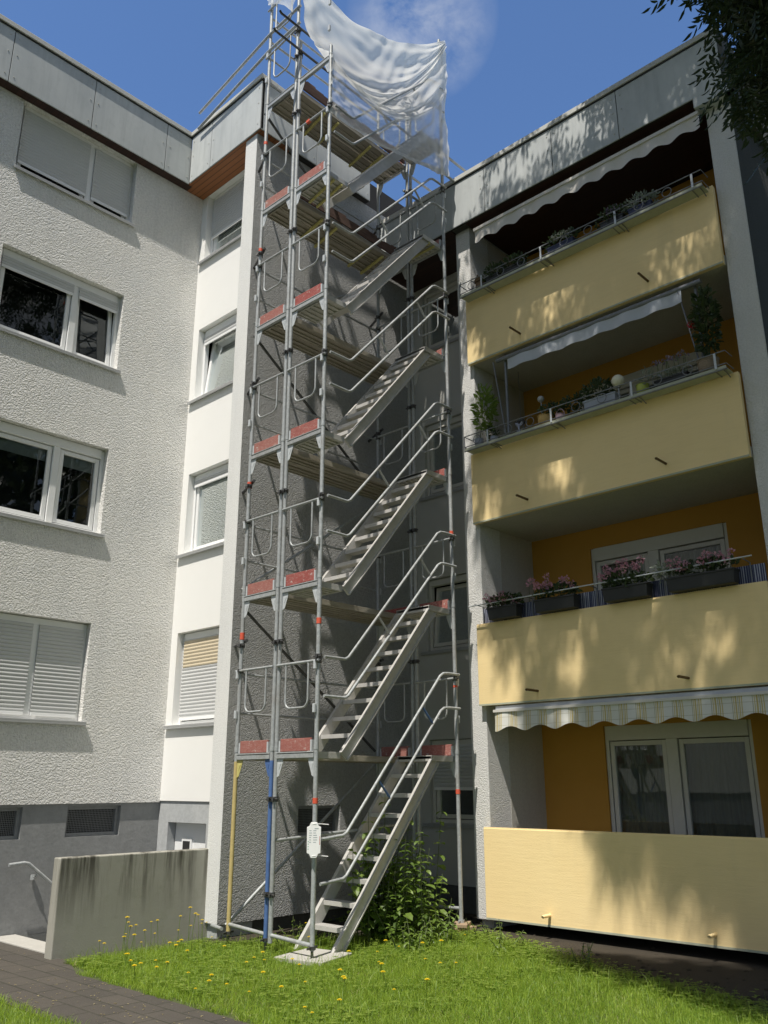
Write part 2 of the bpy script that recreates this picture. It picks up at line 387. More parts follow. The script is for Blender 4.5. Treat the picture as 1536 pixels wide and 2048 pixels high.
def holed(mb, T, u0, u1, z0, z1, holes, depth):
    us = sorted({u0, u1} | {h[0] for h in holes} | {h[1] for h in holes}); zs = sorted({z0, z1} | {h[2] for h in holes} | {h[3] for h in holes})
    us = [u for u in us if u0 <= u <= u1]; zs = [z for z in zs if z0 <= z <= z1]
    for a, b in zip(us, us[1:]):
        for c, d in zip(zs, zs[1:]):
            m, n = (a + b) / 2, (c + d) / 2
            if any(h[0] < m < h[1] and h[2] < n < h[3] for h in holes): continue
            mb.add([T(a, 0, c), T(b, 0, c), T(b, 0, d), T(a, 0, d)], [(0, 1, 2, 3)])
    for a, b, c, d in holes:
        mb.add([T(a, 0, c), T(b, 0, c), T(b, 0, d), T(a, 0, d), T(a, -depth, c), T(b, -depth, c), T(b, -depth, d), T(a, -depth, d)],
               [(0, 4, 5, 1), (1, 5, 6, 2), (2, 6, 7, 3), (3, 7, 4, 0)])
def TY(y0): return lambda u, n, z: (u, y0 - n, z)          # wall facing -Y
def TX(x0): return lambda u, n, z: (x0 - n, u, z)          # wall facing -X
def shutter_mesh(T, u0, u1, z0, z1, n):
    mb = MB(); pitch = .052; z = z1; prof = []
    while z > z0:
        for k, dn in ((0, -.006), (.12, .001), (.5, .006), (.88, .001)):
            zz = z - pitch * k
            if zz > z0: prof.append((zz, n + dn))
        z -= pitch
    prof.append((z0, n))
    vs = []; 
    for zz, nn in prof: vs += [T(u0, nn, zz), T(u1, nn, zz)]
    mb.add(vs, [(2 * i, 2 * i + 1, 2 * i + 3, 2 * i + 2) for i in range(len(prof) - 1)]); return mb
def window(T, par, u0, u1, z0, z1, bays, fm='white_pvc', n=-.12, box=.0, name='window', label=None, cur=None, sill=None, blind=0):
    """bays: list of (ua, ub, shutter_bottom or None, tilt) ; box: height of the roller box at the top"""
    w = .055; mb = MB(); f0, f1 = n - .07, n
    mb.tbox(T, u0, u0 + w, f0, f1, z0, z1); mb.tbox(T, u1 - w, u1, f0, f1, z0, z1)
    mb.tbox(T, u0 + w, u1 - w, f0, f1 - .002, z0, z0 + w); mb.tbox(T, u0 + w, u1 - w, f0, f1 + .02, z1 - max(w, box), z1)
    for a, b in zip(bays, bays[1:]):
        mb.tbox(T, a[1], b[0], f0, f1 + .012, z0 + w, z1 - max(w, box))
    fr = mb.build(name, fm, par, bevel=.004)
    if label: fr['label'] = label
    for ua, ub, sb, tilt in bays:
        a, b, c, d = ua, ub, z0 + w, z1 - max(w, box)
        if ua <= u0 + 1e-3: a = u0 + w
        if ub >= u1 - 1e-3: b = u1 - w
        hh = d - c
        def S(u, nn, z, c=c, hh=hh, tilt=tilt): return T(u, nn - tilt * (z - c) / hh, z)
        s = MB(); g = .012; sw = .062; s0, s1 = n - .065, n - .012
        s.tbox(S, a + g, a + g + sw, s0, s1, c + g, d - g); s.tbox(S, b - g - sw, b - g, s0, s1, c + g, d - g)
        s.tbox(S, a + g + sw, b - g - sw, s0, s1, c + g, c + g + sw); s.tbox(S, a + g + sw, b - g - sw, s0, s1, d - g - sw, d - g)
        so = s.build('sash', fm, fr, bevel=.005)
        p = MB(); A, B, Cc, D = a + g + sw, b - g - sw, c + g + sw, d - g - sw
        p.add([S(A, n - .04, Cc), S(B, n - .04, Cc), S(B, n - .04, D), S(A, n - .04, D)], [(0, 1, 2, 3)]); p.build('pane', 'glass', fr, norm=False)
        if cur:
            m = MB(); k = 40; vs = []
            for i in range(k + 1):
                u = a + (b - a) * i / k; nn = n - .17 + .022 * math.sin(i * 2.1) + .01 * math.sin(i * .9)
                vs += [T(u, nn, c), T(u, nn, d - .02)]
            m.add(vs, [(2 * i, 2 * i + 2, 2 * i + 3, 2 * i + 1) for i in range(k)]); m.build('curtain', cur, fr, smooth=True, norm=False)
        if blind:
            m = MB(); m.tbox(S, A, B, n - .10, n - .09, D - blind, D + .03); m.build('blind', 'shutter_slat', fr)
        if sb is not None:
            m = shutter_mesh(T, a - .005, b + .005, sb, d + .005, n + .028)
            sh = m.build('roller_shutter', 'shutter_slat', fr, norm=False)
            e = MB(); e.tbox(T, a, b, n + .018, n + .036, sb - .045, sb); e.build('end_slat', 'white_pvc', sh, bevel=.003)
    if sill:
        sm = MB(); ua, ub, out = sill; sm.tbox(T, ua, ub, n - .0, out, z0 - .035, z0 - .005); sm.tbox(T, ua, ub, out - .006, out + .002, z0 - .06, z0 - .036)
        sm.build('window_sill', 'sill_metal', fr, bevel=.004)
    return fr
# ================================================================== SETTING: ground
g = MB(); hx0, hx1, hy0, hy1 = 5.55, 7.75, 9.97, 11.63
for a in ((-60, hx0, -60, 70), (hx1, 80, -60, 70), (hx0, hx1, -60, hy0), (hx0, hx1, hy1, 70)):
    g.add([(a[0], a[2], 0), (a[1], a[2], 0), (a[1], a[3], 0), (a[0], a[3], 0)], [(0, 1, 2, 3)])
struct(g.build('ground', 'turf_soil', norm=False))
p = MB()
for (x0, x1, y0, y1) in ((3.9, 4.93, -14, 8.9), (-12, 5.22, 9.6, 11.62)):
    p.add([(x0, y0, .012), (x1, y0, .012), (x1, y1, .012), (x0, y1, .012)], [(0, 1, 2, 3)])
p.add([(3.2, 8.9, .012), (4.93, 8.9, .012), (5.22, 9.6, .012), (2.4, 9.6, .012)], [(0, 1, 2, 3)])
struct(p.build('path', 'paving', norm=False))
s = MB(); outline = [(9.52, 9.5), (9.40, 7.2), (9.2, 6.4), (8.75, 5.5), (8.5, 4.9), (8.3, 4.0), (7.95, 3.1), (7.9, -3), (11.4, -3), (11.4, 9.5)]
s.add([(x, y, .008) for x, y in outline], [tuple(range(len(outline)))])
s.add([(6.9, 9.25, .008), (7.6, 8.3, .008), (8.1, 7.75, .008), (9.35, 7.3, .008), (9.515, 9.5, .008), (6.9, 9.64, .008)], [(0, 1, 2, 3, 4, 5)])
struct(s.build('bare_earth', 'bare_soil', norm=False))
# cellar stairwell
w = MB(); w.add([(hx0, hy0, -.95), (hx1, hy0, -.95), (hx1, hy1, -.95), (hx0, hy1, -.95)], [(0, 1, 2, 3)])
w.add([(hx0, hy0, 0), (hx1, hy0, 0), (hx1, hy0, -.95), (hx0, hy0, -.95)], [(0, 1, 2, 3)])
w.add([(hx0, hy1, 0), (hx1, hy1, 0), (hx1, hy1, -.95), (hx0, hy1, -.95)], [(0, 1, 2, 3)])
w.add([(hx0, hy0, 0), (hx0, hy1, 0), (hx0, hy1, -.95), (hx0, hy0, -.95)], [(0, 1, 2, 3)])
w.add([(hx1, hy0, 0), (hx1, hy1, 0), (hx1, hy1, -.95), (hx1, hy0, -.95)], [(0, 1, 2, 3)])
struct(w.build('stairwell', 'base_paint', norm=False))
st = MB()
for i in range(5): st.box(5.56 + .28 * i, 5.56 + .28 * (i + 1), 9.98, 11.6, -.94, -.17 * (i + 1) + .002)
st.box(5.22, 5.549, 9.96, 11.62, -.05, .03)
struct(st.build('steps', 'slab_concrete', bevel=.01))
# ================================================================== BUILDING 1: rendered block
A = thing('apartment_building', (7.5, 11.6, 0), 'white roughcast and grey rendered apartment block with roller shutters, left of and behind the scaffold', 'building')
TL, TP, TG = TY(Y1), TX(X1), TY(Y2)
Zs = 12.03
leftwins = [(4.15, 6.14, 10.80, Zs - .01), (4.15, 6.14, 8.09, 9.44), (4.15, 6.14, 5.39, 6.75), (4.15, 6.14, 2.67, 4.05)]
farwins = [(a - 4.4, b - 4.4, c, d) for a, b, c, d in leftwins]
mb = MB(); holed(mb, TL, -8, X1, 1.58, Zs, leftwins + farwins, .22)
mb.add([TL(-8, 0, 1.58), TL(X1, 0, 1.58), TL(X1, -.04, 1.58), TL(-8, -.04, 1.58)], [(0, 1, 2, 3)])
tag(mb.build('wall', 'white_roughcast', A, norm=False), 'white roughcast wall facing the lawn')
TB = TY(Y1 + .035); cel = [(6.08, 6.89, 1.15, 1.545), (4.65, 5.46, 1.15, 1.545)]
mb = MB(); holed(mb, TB, -8, X1 + .3, -1, 1.58, cel, .12)
tag(mb.build('base_wall', 'base_paint', A, norm=False), 'grey painted base of the white wall')
for a, b, c, d in cel:
    m = MB(); w_ = .045
    m.tbox(TB, a, a + w_, -.12, -.06, c, d); m.tbox(TB, b - w_, b, -.12, -.06, c, d); m.tbox(TB, a + w_, b - w_, -.12, -.06, c, c + w_); m.tbox(TB, a + w_, b - w_, -.12, -.06, d - w_, d)
    cw = m.build('cellar_window', 'base_paint', A, bevel=.003)
    m = MB()
    k = int((b - a) / .022)
    for i in range(1, k): m.tbox(TB, a + i * (b - a) / k - .002, a + i * (b - a) / k + .002, -.09, -.086, c + w_, d - w_)
    k = int((d - c) / .022)
    for i in range(1, k): m.tbox(TB, a + w_, b - w_, -.094, -.090, c + i * (d - c) / k - .002, c + i * (d - c) / k + .002)
    m.build('mesh_screen', 'mesh_grille', cw, norm=False)
    m = MB(); m.tbox(TB, a, b, -.14, -.13, c, d); m.build('backing', 'room_dark', cw)
core = MB(); core.box(-8, 20, Y1 + .6, Y1 + 3, -1, 12.9); core.box(X1 + .7, X1 + .9, Y2 + .5, Y1 + .6, -1, Zs); core.box(-8, X1 + .9, Y1 + .23, Y1 + .59, 1.3, 1.58)
for z in (4.7, 7.4, 10.1): core.box(-8, X1 - .1, Y1 + .24, Y1 + .59, z - .1, z + .1)
core.box(X1 + .9, 20, Y2 + .3, Y1 + .6, -1, 12.9)
core.build('inner_rooms', 'room_dark', A)
um = [(4.15, 5.33), (5.43, 6.14)]
for off in (0, -4.4):
    U = [(a + off, b + off) for a, b in um]; L, R_ = 4.15 + off, 6.14 + off
    window(TL, A, L, R_, 10.80, Zs - .012, [(*U[0], 11.0, 0), (*U[1], 11.0, 0)], box=.06, sill=(L - .02, R_ + .05, .045))
    window(TL, A, L, R_, 8.09, 9.43, [(*U[0], 9.16, 0), (*U[1], 9.16, .09)], box=.12, sill=(L - .02, R_ + .05, .045))
    window(TL, A, L, R_, 5.39, 6.74, [(*U[0], None, 0), (*U[1], None, 0)], box=.14, blind=.16, sill=(L - .02, R_ + .05, .045))
    window(TL, A, L, R_, 2.67, 4.04, [(*U[0], 2.76, 0), (*U[1], 2.76, 0)], box=.09, sill=(L - .02, R_ + .05, .05))
# panel wall (faces -X) beside the corner
pw = [(9.9, 11.44, 10.66, Zs - .01), (9.9, 11.44, 7.96, 9.30), (9.9, 11.44, 5.30, 6.65), (9.9, 11.44, 2.67, 4.05)]
mb = MB(); holed(mb, TP, Y2 + .3, Y1, 1.6, Zs, pw, .16); tag(mb.build('panel_wall', 'white_panel', A, norm=False), 'smooth white panels between the narrow windows')
mb = MB(); holed(mb, TX(X1 + .02), Y2 + .3, Y1 + .03, -1, 1.6, [(10.45, 11.38, -.95, 1.31)], .28)
mb.add([(X1, Y2 + .3, 1.6), (X1, Y1, 1.6), (X1 + .02, Y1, 1.6), (X1 + .02, Y2 + .3, 1.6)], [(0, 1, 2, 3)])
mb.build('base_wall', 'pale_base_paint', A, norm=False)
s_ = lambda: (9.86, 11.56, .06)
window(TP, A, 9.9, 11.44, 10.66, Zs - .012, [(9.9, 11.44, 11.18, 0)], box=.07, sill=s_())
window(TP, A, 9.9, 11.44, 7.96, 9.29, [(9.9, 11.44, 9.05, .12)], box=.13, sill=s_(), cur='lace')
window(TP, A, 9.9, 11.44, 5.30, 6.64, [(9.9, 11.44, 6.47, 0)], box=.10, sill=s_(), blind=.1)
fr = window(TP, A, 9.9, 11.44, 2.67, 4.04, [(9.9, 11.44, 2.78, 0)], box=.10, sill=s_())
m = shutter_mesh(TP, 9.97, 11.37, 3.52, 3.93, -.085); m.build('weathered_slats', 'tan_slat', fr, norm=False)
d = MB(); d.box(X1 + .15, X1 + .19, 10.46, 11.37, -.94, 1.30); dr = d.build('door', 'white_pvc', A, bevel=.004)
d = MB(); d.box(X1 + .13, X1 + .15, 10.93, 11.17, .60, 1.10); d.build('window_frame', 'white_pvc', dr)
d = MB(); d.box(X1 + .12, X1 + .129, 10.97, 11.13, .64, 1.06); d.build('pane', 'room_dark', dr)
d = MB(); d.tube([(X1 + .15, 10.55, .1), (X1 + .09, 10.55, .1), (X1 + .09, 10.66, .1)], .01); d.build('handle', 'sill_metal', dr)
# grey wing end face and long grey wall
mb = MB(); mb.box(PX, PX + .6, Y2 + .003, Y2 + .30, .17, Zs); tag(mb.build('end_wall', 'pale_render', A, bevel=.01), 'narrow pale end face of the grey wall')
mb = MB(); mb.box(PX + .05, PX + .6, Y2 + .06, Y2 + .26, -.1, .17); mb.build('plinth', 'pale_base_paint', A)
mb = MB(); holed(mb, TG, PX + .001, X3, .17, Zs, [(8.38, 9.18, 1.15, 1.54)], .12)
mb.add([(PX, Y2, .17), (X3, Y2, .17), (X3, Y2 + .15, .17), (PX, Y2 + .15, .17)], [(0, 1, 2, 3)])
tag(mb.build('grey_wall', 'grey_render', A, norm=False), 'long grey rendered wall behind the scaffold')
mb = MB(); mb.box(PX + .1, X3, Y2 + .12, Y2 + .3, -.2, .17); mb.build('plinth', 'dark_plinth', A)
m = MB(); m.tbox(TG, 8.38, 8.42, -.11, -.05, 1.15, 1.54); m.tbox(TG, 9.14, 9.18, -.11, -.05, 1.15, 1.54); m.tbox(TG, 8.42, 9.14, -.11, -.05, 1.15, 1.19); m.tbox(TG, 8.42, 9.14, -.11, -.05, 1.50, 1.54)
cw = m.build('cellar_window', 'base_paint', A)
m = MB()
for i in range(1, 36): m.tbox(TG, 8.38 + i * .8 / 36 - .002, 8.38 + i * .8 / 36 + .002, -.09, -.086, 1.19, 1.50)
for i in range(1, 18): m.tbox(TG, 8.42, 9.14, -.094, -.09, 1.15 + i * .39 / 18 - .002, 1.15 + i * .39 / 18 + .002)
m.build('mesh_screen', 'mesh_grille', cw, norm=False)
m = MB(); m.tbox(TG, 8.38, 9.18, -.13, -.122, 1.15, 1.54); m.build('backing', 'room_dark', cw)
# roof edge: panels, seams, coping, soffit
YF, XF, YG = Y1 - .19, PX - .05, Y2 - .13; ZB, ZT = Zs, 13.10; XE = 9.62
def fascia(par, T, u0, u1, z0, z1, seams, mat='fibre_cement', cop=True, over=.035):
    cuts = [u0] + sorted(seams) + [u1]
    for a, b in zip(cuts, cuts[1:]):
        m = MB(); m.tbox(T, a + .006, b - .006, -.02, 0, z0, z1 - .11); o = m.build('fascia_panel', mat, par, bevel=.003)
        m = MB()
        for zz in (z0 + .12, (z0 + z1) / 2, z1 - .22):
            for u in ((a + .07, b - .07) if b - a > .5 else (a + .07,)): m.tbox(T, u - .009, u + .009, -.001, .007, zz - .009, zz + .009)
        m.build('screw_head', 'coping_metal', o)
    m = MB(); m.tbox(T, u0, u1, -.06, -.022, z0 + .01, z1 - .10); m.build('batten', 'dark_seam', par)
    m = MB(); m.tbox(T, u0 - over, u1 + (over if cop is True else 0), -.30, over, z1 - .085, z1); m.build('coping', 'coping_metal', par, bevel=.006)
    m = MB(); m.tbox(T, u0, u1, -.05, over * .4, z1 - .11, z1 - .087); m.build('drip_gap', 'dark_seam', par)
TFa, TFb, TFg = TY(YF), TX(XF), TY(YG)
fascia(A, TFa, -8, XF + .02, ZB, ZT, [-5.6, -3.5, -1.4, .7, 2.0, 3.80, 5.17, 6.55], cop=1, over=.035)
fascia(A, TFb, YG, YF - .02, ZB, ZT, [10.78], cop=1, over=.035)
fascia(A, TFg, XF + .02, XE, ZB, ZT, [8.3], cop=1, over=.03)
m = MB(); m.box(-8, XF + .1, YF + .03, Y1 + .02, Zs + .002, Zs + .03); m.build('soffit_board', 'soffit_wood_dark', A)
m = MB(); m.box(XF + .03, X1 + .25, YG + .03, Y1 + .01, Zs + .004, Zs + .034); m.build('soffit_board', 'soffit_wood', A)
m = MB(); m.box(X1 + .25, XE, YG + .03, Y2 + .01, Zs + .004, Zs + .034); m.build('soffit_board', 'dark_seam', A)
m = MB(); m.box(-8, XF + .3, YF + .26, Y1 + 3, Zs + .05, ZT - .10); m.box(XF + .31, XE, YG + .25, Y1 + 3, Zs + .05, ZT - .10); tag(m.build('roof', 'coping_metal', A), 'flat roof behind the panelled roof edge')
# ================================================================== BUILDING 2: balcony block
B = thing('apartment_building', (10.05, 5.5, 0), 'apartment block with four yellow balconies between pale roughcast fins, right of the scaffold', 'building')
RB, RT = 10.73, 11.68
rw = [(7.9, 9.32, 1.25, 2.50), (7.9, 9.32, 3.92, 5.12), (7.9, 9.32, 6.60, 7.95), (7.9, 9.32, 9.42, 10.62)]
TR = TX(X3)
mb = MB(); holed(mb, TR, 7.78, Y2, .38, RB + .2, rw, .14); tag(mb.build('panel_wall', 'shade_painted_panel', B, norm=False), 'white panels with narrow windows beside the scaffold')
mb = MB(); mb.box(X3 + .03, X3 + .2, 7.78, Y2, -.1, .38); mb.build('plinth', 'dark_plinth', B)
window(TR, B, 7.9, 9.32, 1.25, 2.49, [(7.9, 9.32, 1.78, 0)], fm='grey_pvc', box=.08, n=-.06, sill=(7.85, 9.45, .04))
window(TR, B, 7.9, 9.32, 3.92, 5.11, [(7.9, 9.32, None, .10)], fm='grey_pvc', box=.1, n=-.06, sill=(7.85, 9.45, .04), cur='dark_curtain')
window(TR, B, 7.9, 9.32, 6.60, 7.94, [(7.9, 9.32, None, 0)], fm='grey_pvc', box=.1, n=-.06, sill=(7.85, 9.45, .04), cur='dark_curtain')
window(TR, B, 7.9, 9.32, 9.42, 10.61, [(7.9, 9.32, None, 0)], fm='grey_pvc', box=.06, n=-.06, sill=(7.85, 9.45, .04))
m = MB(); m.box(X3 + .5, X3 + .6, 7.5, Y2 + .2, -.1, RB); m.build('inner_rooms', 'room_dark', B)
for y0, y1, lab in ((7.50, 7.785, 'pale roughcast fin at the scaffold end'), (3.09, 3.42, 'pale roughcast fin at the far right')):
    m = MB(); m.box(FX, (BK + .2) if y0 > 5 else FX + .03, y0, y1, .11, RB + .02); tag(m.build('fin_wall', 'fin_roughcast', B, bevel=.012), lab)
    m = MB(); m.box(FX + .06, BK + .2, y0 + .04, y1 - .05, -.1, .11); m.build('plinth', 'pale_base_paint', B)
m = MB(); m.box(FX + .5, BK, 7.495, 7.4995, .28, RB); m.build('side_wall', 'balcony_render', B)
m = MB(); m.box(FX + .031, 24, 3.095, 3.415, -.1, RB); tag(m.build('side_wall', 'shade_painted_side', B), 'side wall at the far right with shade painted into its colour')
# balcony back wall with door/window openings
TBK = TX(BK)
floors = [.20, 2.94, 5.60, 8.25]
par = [(.14, 1.26), (2.87, 4.01), (5.53, 6.63), (8.17, 9.34)]
ceil = [2.87, 5.53, 8.17, RB]
holes = []
for i, (fl, ce) in enumerate(zip(floors, ceil)):
    holes.append((4.36, 6.46, fl + .12, ce - (.30 if i else .26)))
mb = MB(); holed(mb, TBK, 3.42, 7.50, -.1, RB, holes, .08); tag(mb.build('back_wall', 'ochre_render', B, norm=False), 'ochre wall at the back of the balconies')
for i, (a, b, c, d) in enumerate(holes):
    window(TBK, B, a, b, c, d, [(a, 5.38, None, 0), (5.54, b, None, 0)], fm='grey_pvc', n=-.03, box=.20, cur='lace' if i in (0, 1) else 'dark_curtain', name='balcony_window')
    m = MB(); m.box(BK + .055, BK + .11, a + .1, 5.36, c + .07, c + .32); m.build('door_panel', 'grey_pvc', B)
m = MB(); m.box(BK + .6, BK + .7, 3.4, 7.5, 0, RB); m.build('inner_rooms', 'room_dark', B)
for i, (z0, z1) in enumerate(par):
    m = MB(); m.box(BX, BX + .07, 3.425, 7.545, z0, z1)
    tag(m.build('balcony_parapet', 'yellow_panel', B, bevel=.006), ['yellow parapet of the ground floor balcony', 'yellow parapet under the pink geraniums', 'yellow parapet under the crowded plant rack', 'yellow parapet of the top balcony'][i])
    m = MB(); m.box(BX + .072, BK - .002, 3.425, 7.494, z0 + .01, z0 + .15); m.build('balcony_slab', 'balcony_render', B)
    m = MB(); m.box(BX - .004, BX - .001, 3.425, 7.545, z0 - .001, z0 + .022); m.build('drip_edge', 'rack_tray', B)
    m = MB(); m.box(BX + .008, BX + .062, 3.43, 7.54, z1, z1 + .012); m.build('parapet_cap', 'yellow_panel', B)
    zz = z0 + .14 if i else z0 + .13
    if i in (0, 1, 2, 3):
        for y in ((6.56, 4.46) if i < 3 else (6.53, 4.44)):
            zt = zz if i in (0, 1) else z0 + .17
            m = MB(); m.tube([(BX + .01, y, zt), (BX - (.26 if i else .15), y, zt + .0), (BX - (.27 if i else .16), y, zt - .005)], .017 if i else .02, 10)
            m.build('drain_spout', 'bronze' if i else 'yellow_panel', B, smooth=True)
TFr = TX(BX - .09)
fascia(B, TFr, 3.08, Y2 - .16, RB, RT, [7.02, 5.72, 4.60], cop=1, over=.03)
m = MB(); m.box(BX - .09, FX + .02, 3.02, 3.50, RB - .16, RB); m.build('fascia_corner', 'fibre_cement', B, bevel=.004)
TS = TY(3.08); m = MB(); m.box(BX - .088, 24, 3.02, 3.078, RB - .16, RT - .12); m.build('side_fascia', 'dark_plinth', B)
m = MB(); m.box(BX - .08, 24, 3.2, Y2 - .2, RT - .16, RT - .10); m.build('roof', 'coping_metal', B)
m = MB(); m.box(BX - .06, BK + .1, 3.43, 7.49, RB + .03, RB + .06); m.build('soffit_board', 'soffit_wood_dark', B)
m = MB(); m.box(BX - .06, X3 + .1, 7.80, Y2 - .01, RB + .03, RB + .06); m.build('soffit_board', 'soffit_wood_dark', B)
m = MB(); m.box(BX - .03, BK, 3.43, 3.50, .3, .34); 
# ================================================================== concrete stairwell wall + handrail
m = MB(); m.box(5.10, PX + .38, 9.79, 9.95, -.3, 1.04)
cwl = m.build('concrete_wall', 'stained_concrete', at=(5.10, 9.87, 0), bevel=.012); tag(cwl, 'low stained concrete wall beside the cellar steps, dark streaks running down it', 'wall')
hr = thing('handrail', (5.4, 11.5, .8), 'bent galvanised handrail on the grey base wall, going down the cellar steps', 'handrail')
m = MB(); m.tube([(5.30, 11.50, .86), (5.50, 11.50, .875), (5.56, 11.50, .86), (5.95, 11.50, .56), (7.1, 11.50, -.28)], .022, 12); m.build('rail', 'galvanised', hr, smooth=True)
for x, z in ((5.68, .765), (6.9, -.13)):
    m = MB(); m.tube([(x, 11.50, z), (x, 11.50, z - .06), (x, 11.62, z - .08)], .010, 8); m.lathe((x, 11.6, z - .11), [(.03, 0), (.03, .06)], 8); m.build('bracket', 'galvanised', hr)
# ================================================================== SCAFFOLD TOWER
XL, XR = 6.95, 9.52
YA, YB, YC, YD = 9.10, 8.405, 8.325, 7.62        # wall side, twin middle posts, outer
LV = [.19, 2.19, 4.20, 6.20, 8.20, 10.20, 12.20]
SC = thing('scaffold_tower', (8.2, 8.36, 0), 'tall galvanised scaffold stair tower with aluminium stair flights in the building corner', 'scaffold')
R0 = .027
TE = lambda x0: (lambda u, n, z: (x0 - n, u, z))
def post(x, y, z0, z1, mat='galvanised', lab=None):
    m = MB(); m.tube([(x, y, z0), (x, y, z1)], R0, 12)
    zz = [z + .02 for z in LV[1:] if z0 < z < z1 - .1]
    for z in zz: m.tube([(x, y, z - .0), (x, y, z + .05)], R0 + .004, 12)
    o = m.build('post', mat, SC, smooth=True)
    if lab: o['label'] = lab
    return o
post(XL, YA, 2.10, 14.5); post(XL, YB, 2.10, 14.45); post(XL, YC, .12, 12.95); post(XL, YD, .12, 12.38)
post(XL, YA, .12, 2.10, 'yellow_tube', 'yellow painted lower post by the wall'); post(XL, YB, .12, 2.10, 'blue_tube', 'blue painted lower post in the middle')
for y, t in ((YA, 14.4), (YB, 14.5), (YC, 14.4), (YD, 14.42)): post(XR, y, .12, t)
for x in (XL, XR):
    for y in (YA, YB, YC, YD):
        if y == YC: continue
        m = MB(); m.tube([(x, y, .012), (x, y, .2)], .016, 8); m.box(x - .07, x + .07, y - .07, y + .07, .006, .016); m.tube([(x, y, .13), (x, y, .165)], .04, 8); m.bar((x - .1, y - .03, .15), (x + .1, y + .03, .15), .016, .02)
        m.build('base_jack', 'coupler_steel' if x == XL else 'galvanised', SC)
def gusset(x, y, z, sgn):
    T = lambda u, n, zz: (x - n, y + sgn * u, zz)
    m = MB(); m.prism([(.026, z - .075), (.125, z - .075), (.125, z - .115), (.066, z - .265), (.026, z - .285)], T, -.004, .004)
    m.prism([(.045, z - .13), (.095, z - .13), (.060, z - .20)], T, .005, .008)
    o = m.build('gusset_plate', 'yellow_steel' if (x == XL and y == YA and z < 3) else ('blue_tube' if (x == XL and y == YB and z < 3) else 'gusset_steel'), SC)
def frame_end(x, k, top=False):
    z = LV[k]
    for (a, b) in ((YA, YB), (YC, YD)):
        if top and a == YC: pass
        m = MB(); m.box(x - .024, x + .024, b + R0, a - R0, z - .072, z - .018); m.box(x - .03, x + .03, b + R0, a - R0, z - .014, z); m.build('transom', 'galvanised', SC, bevel=.004)
        gusset(x, a, z, -1); gusset(x, b, z, 1)
def toe(x, k):
    z = LV[k]
    for (a, b) in ((YA, YB), (YC, YD)):
        m = MB(); m.box(x - .016, x + .014, b + .085, a - .085, z + .006, z + .152); o = m.build('toe_board', 'red_board', SC, bevel=.004)
        for yy in (b + .06, a - .085):
            m = MB(); m.box(x - .02, x + .018, yy, yy + .026, z + .004, z + .13); m.build('end_bracket', 'gusset_steel', o)
def coupler(m, x, y, z, s=1.0):
    m.tube([(x, y, z - .028), (x, y, z + .028)], .042 * s, 8); m.bar((x - .065, y - .03, z), (x + .06, y + .03, z), .022, .03); m.tube([(x - .02, y - .075, z), (x - .02, y + .06, z)], .011, 6)
def end_guard(x, k, hi=1.03, lo=.5):
    z = LV[k]
    for (a, b) in ((YA, YB), (YC, YD)):
        m = MB(); m.tube([(x - .035, a + (.05 if a == YA else 0), z + hi), (x - .035, b - (.0 if a == YA else .05), z + hi)], .017, 8)
        y0, y1 = b + .13, a - .17; zt, zb = z + hi, z + lo; r = .09; pts = [(x - .035, y1, zt)]
        pts += [(x - .035, y1 - r + r * math.cos(t), zb + r - r * math.sin(t)) for t in np.linspace(0, PI / 2, 5)]
        pts += [(x - .035, y0 + r - r * math.sin(t), zb + r - r * math.cos(t)) for t in np.linspace(0, PI / 2, 5)]
        pts += [(x - .035, y0, zt - .0)]
        m.tube(pts, .013, 8); m.build('end_guard', 'galvanised', SC, smooth=True)
        m = MB(); yy = a if a == YA else b; coupler(m, x, yy, z + hi, .95); m.build('clamp', 'coupler_steel', SC)
for k in range(1, 7):
    for x in (XL, XR):
        frame_end(x, k)
        if not (x == XL and k == 6): toe(x, k)
        if k < 6: end_guard(x, k)
        for yy, sy in ((YA, -1), (YD, 1)):
            for h in (.5, 1.0):
                m = MB(); m.box(x - (.062 if x == XL else -.03), x - (.03 if x == XL else -.062), yy - .02, yy + .02, LV[k] + h - .07, LV[k] + h + .03)
                m.build('wedge_box', 'gusset_steel', SC, bevel=.005)
end_guard(XR, 6)
m = MB(); m.tube([(XL - .035, YA + .05, 13.15), (XL - .035, YC, 13.25)], .017, 8); m.tube([(XL - .035, YA + .05, 14.15), (XL - .035, YB - .1, 14.2)], .017, 8)
for zt in (13.2, 14.15):
    y0, y1, zb, r = YB + .13, YA - .17, zt - .6, .09
    m.tube([(XL - .035, y1, zt), (XL - .035, y1, zb + r), (XL - .035, y1 - .03, zb + .03), (XL - .035, y1 - r, zb), (XL - .035, y0 + r, zb), (XL - .035, y0 + .03, zb + .03), (XL - .035, y0, zb + r), (XL - .035, y0, zt)], .013, 8)
m.build('end_guard', 'galvanised', SC, smooth=True)
# twin post couplers and clamps
for z in (.62, 1.66, 3.52, 5.5, 7.55, 9.5, 11.6, 12.7, 13.2):
    m = MB()
    for yy in (YB, YC):
        if z > 12.8 and yy == YC: continue
        coupler(m, XL, yy, z, .95)
    m.bar((XL, YB, z), (XL, YC, z), .03, .04); m.build('clamp', 'coupler_steel', SC)
    if z < 12.5:
        m = MB(); coupler(m, XR, YB, z); coupler(m, XR, YC, z); m.build('clamp', 'coupler_steel', SC)
# wall ties
for k, z in enumerate((3.55, 5.75, 7.3, 9.45, 11.25)):
    for x in (XL, XR):
        m = MB(); m.tube([(x + .0, YA - .10, z + .06), (x + .22, Y2, z + .06)], .022, 8); m.build('wall_tie', 'coupler_steel', SC)
        m = MB(); coupler(m, x, YA, z, .95); m.build('clamp', 'coupler_steel', SC)
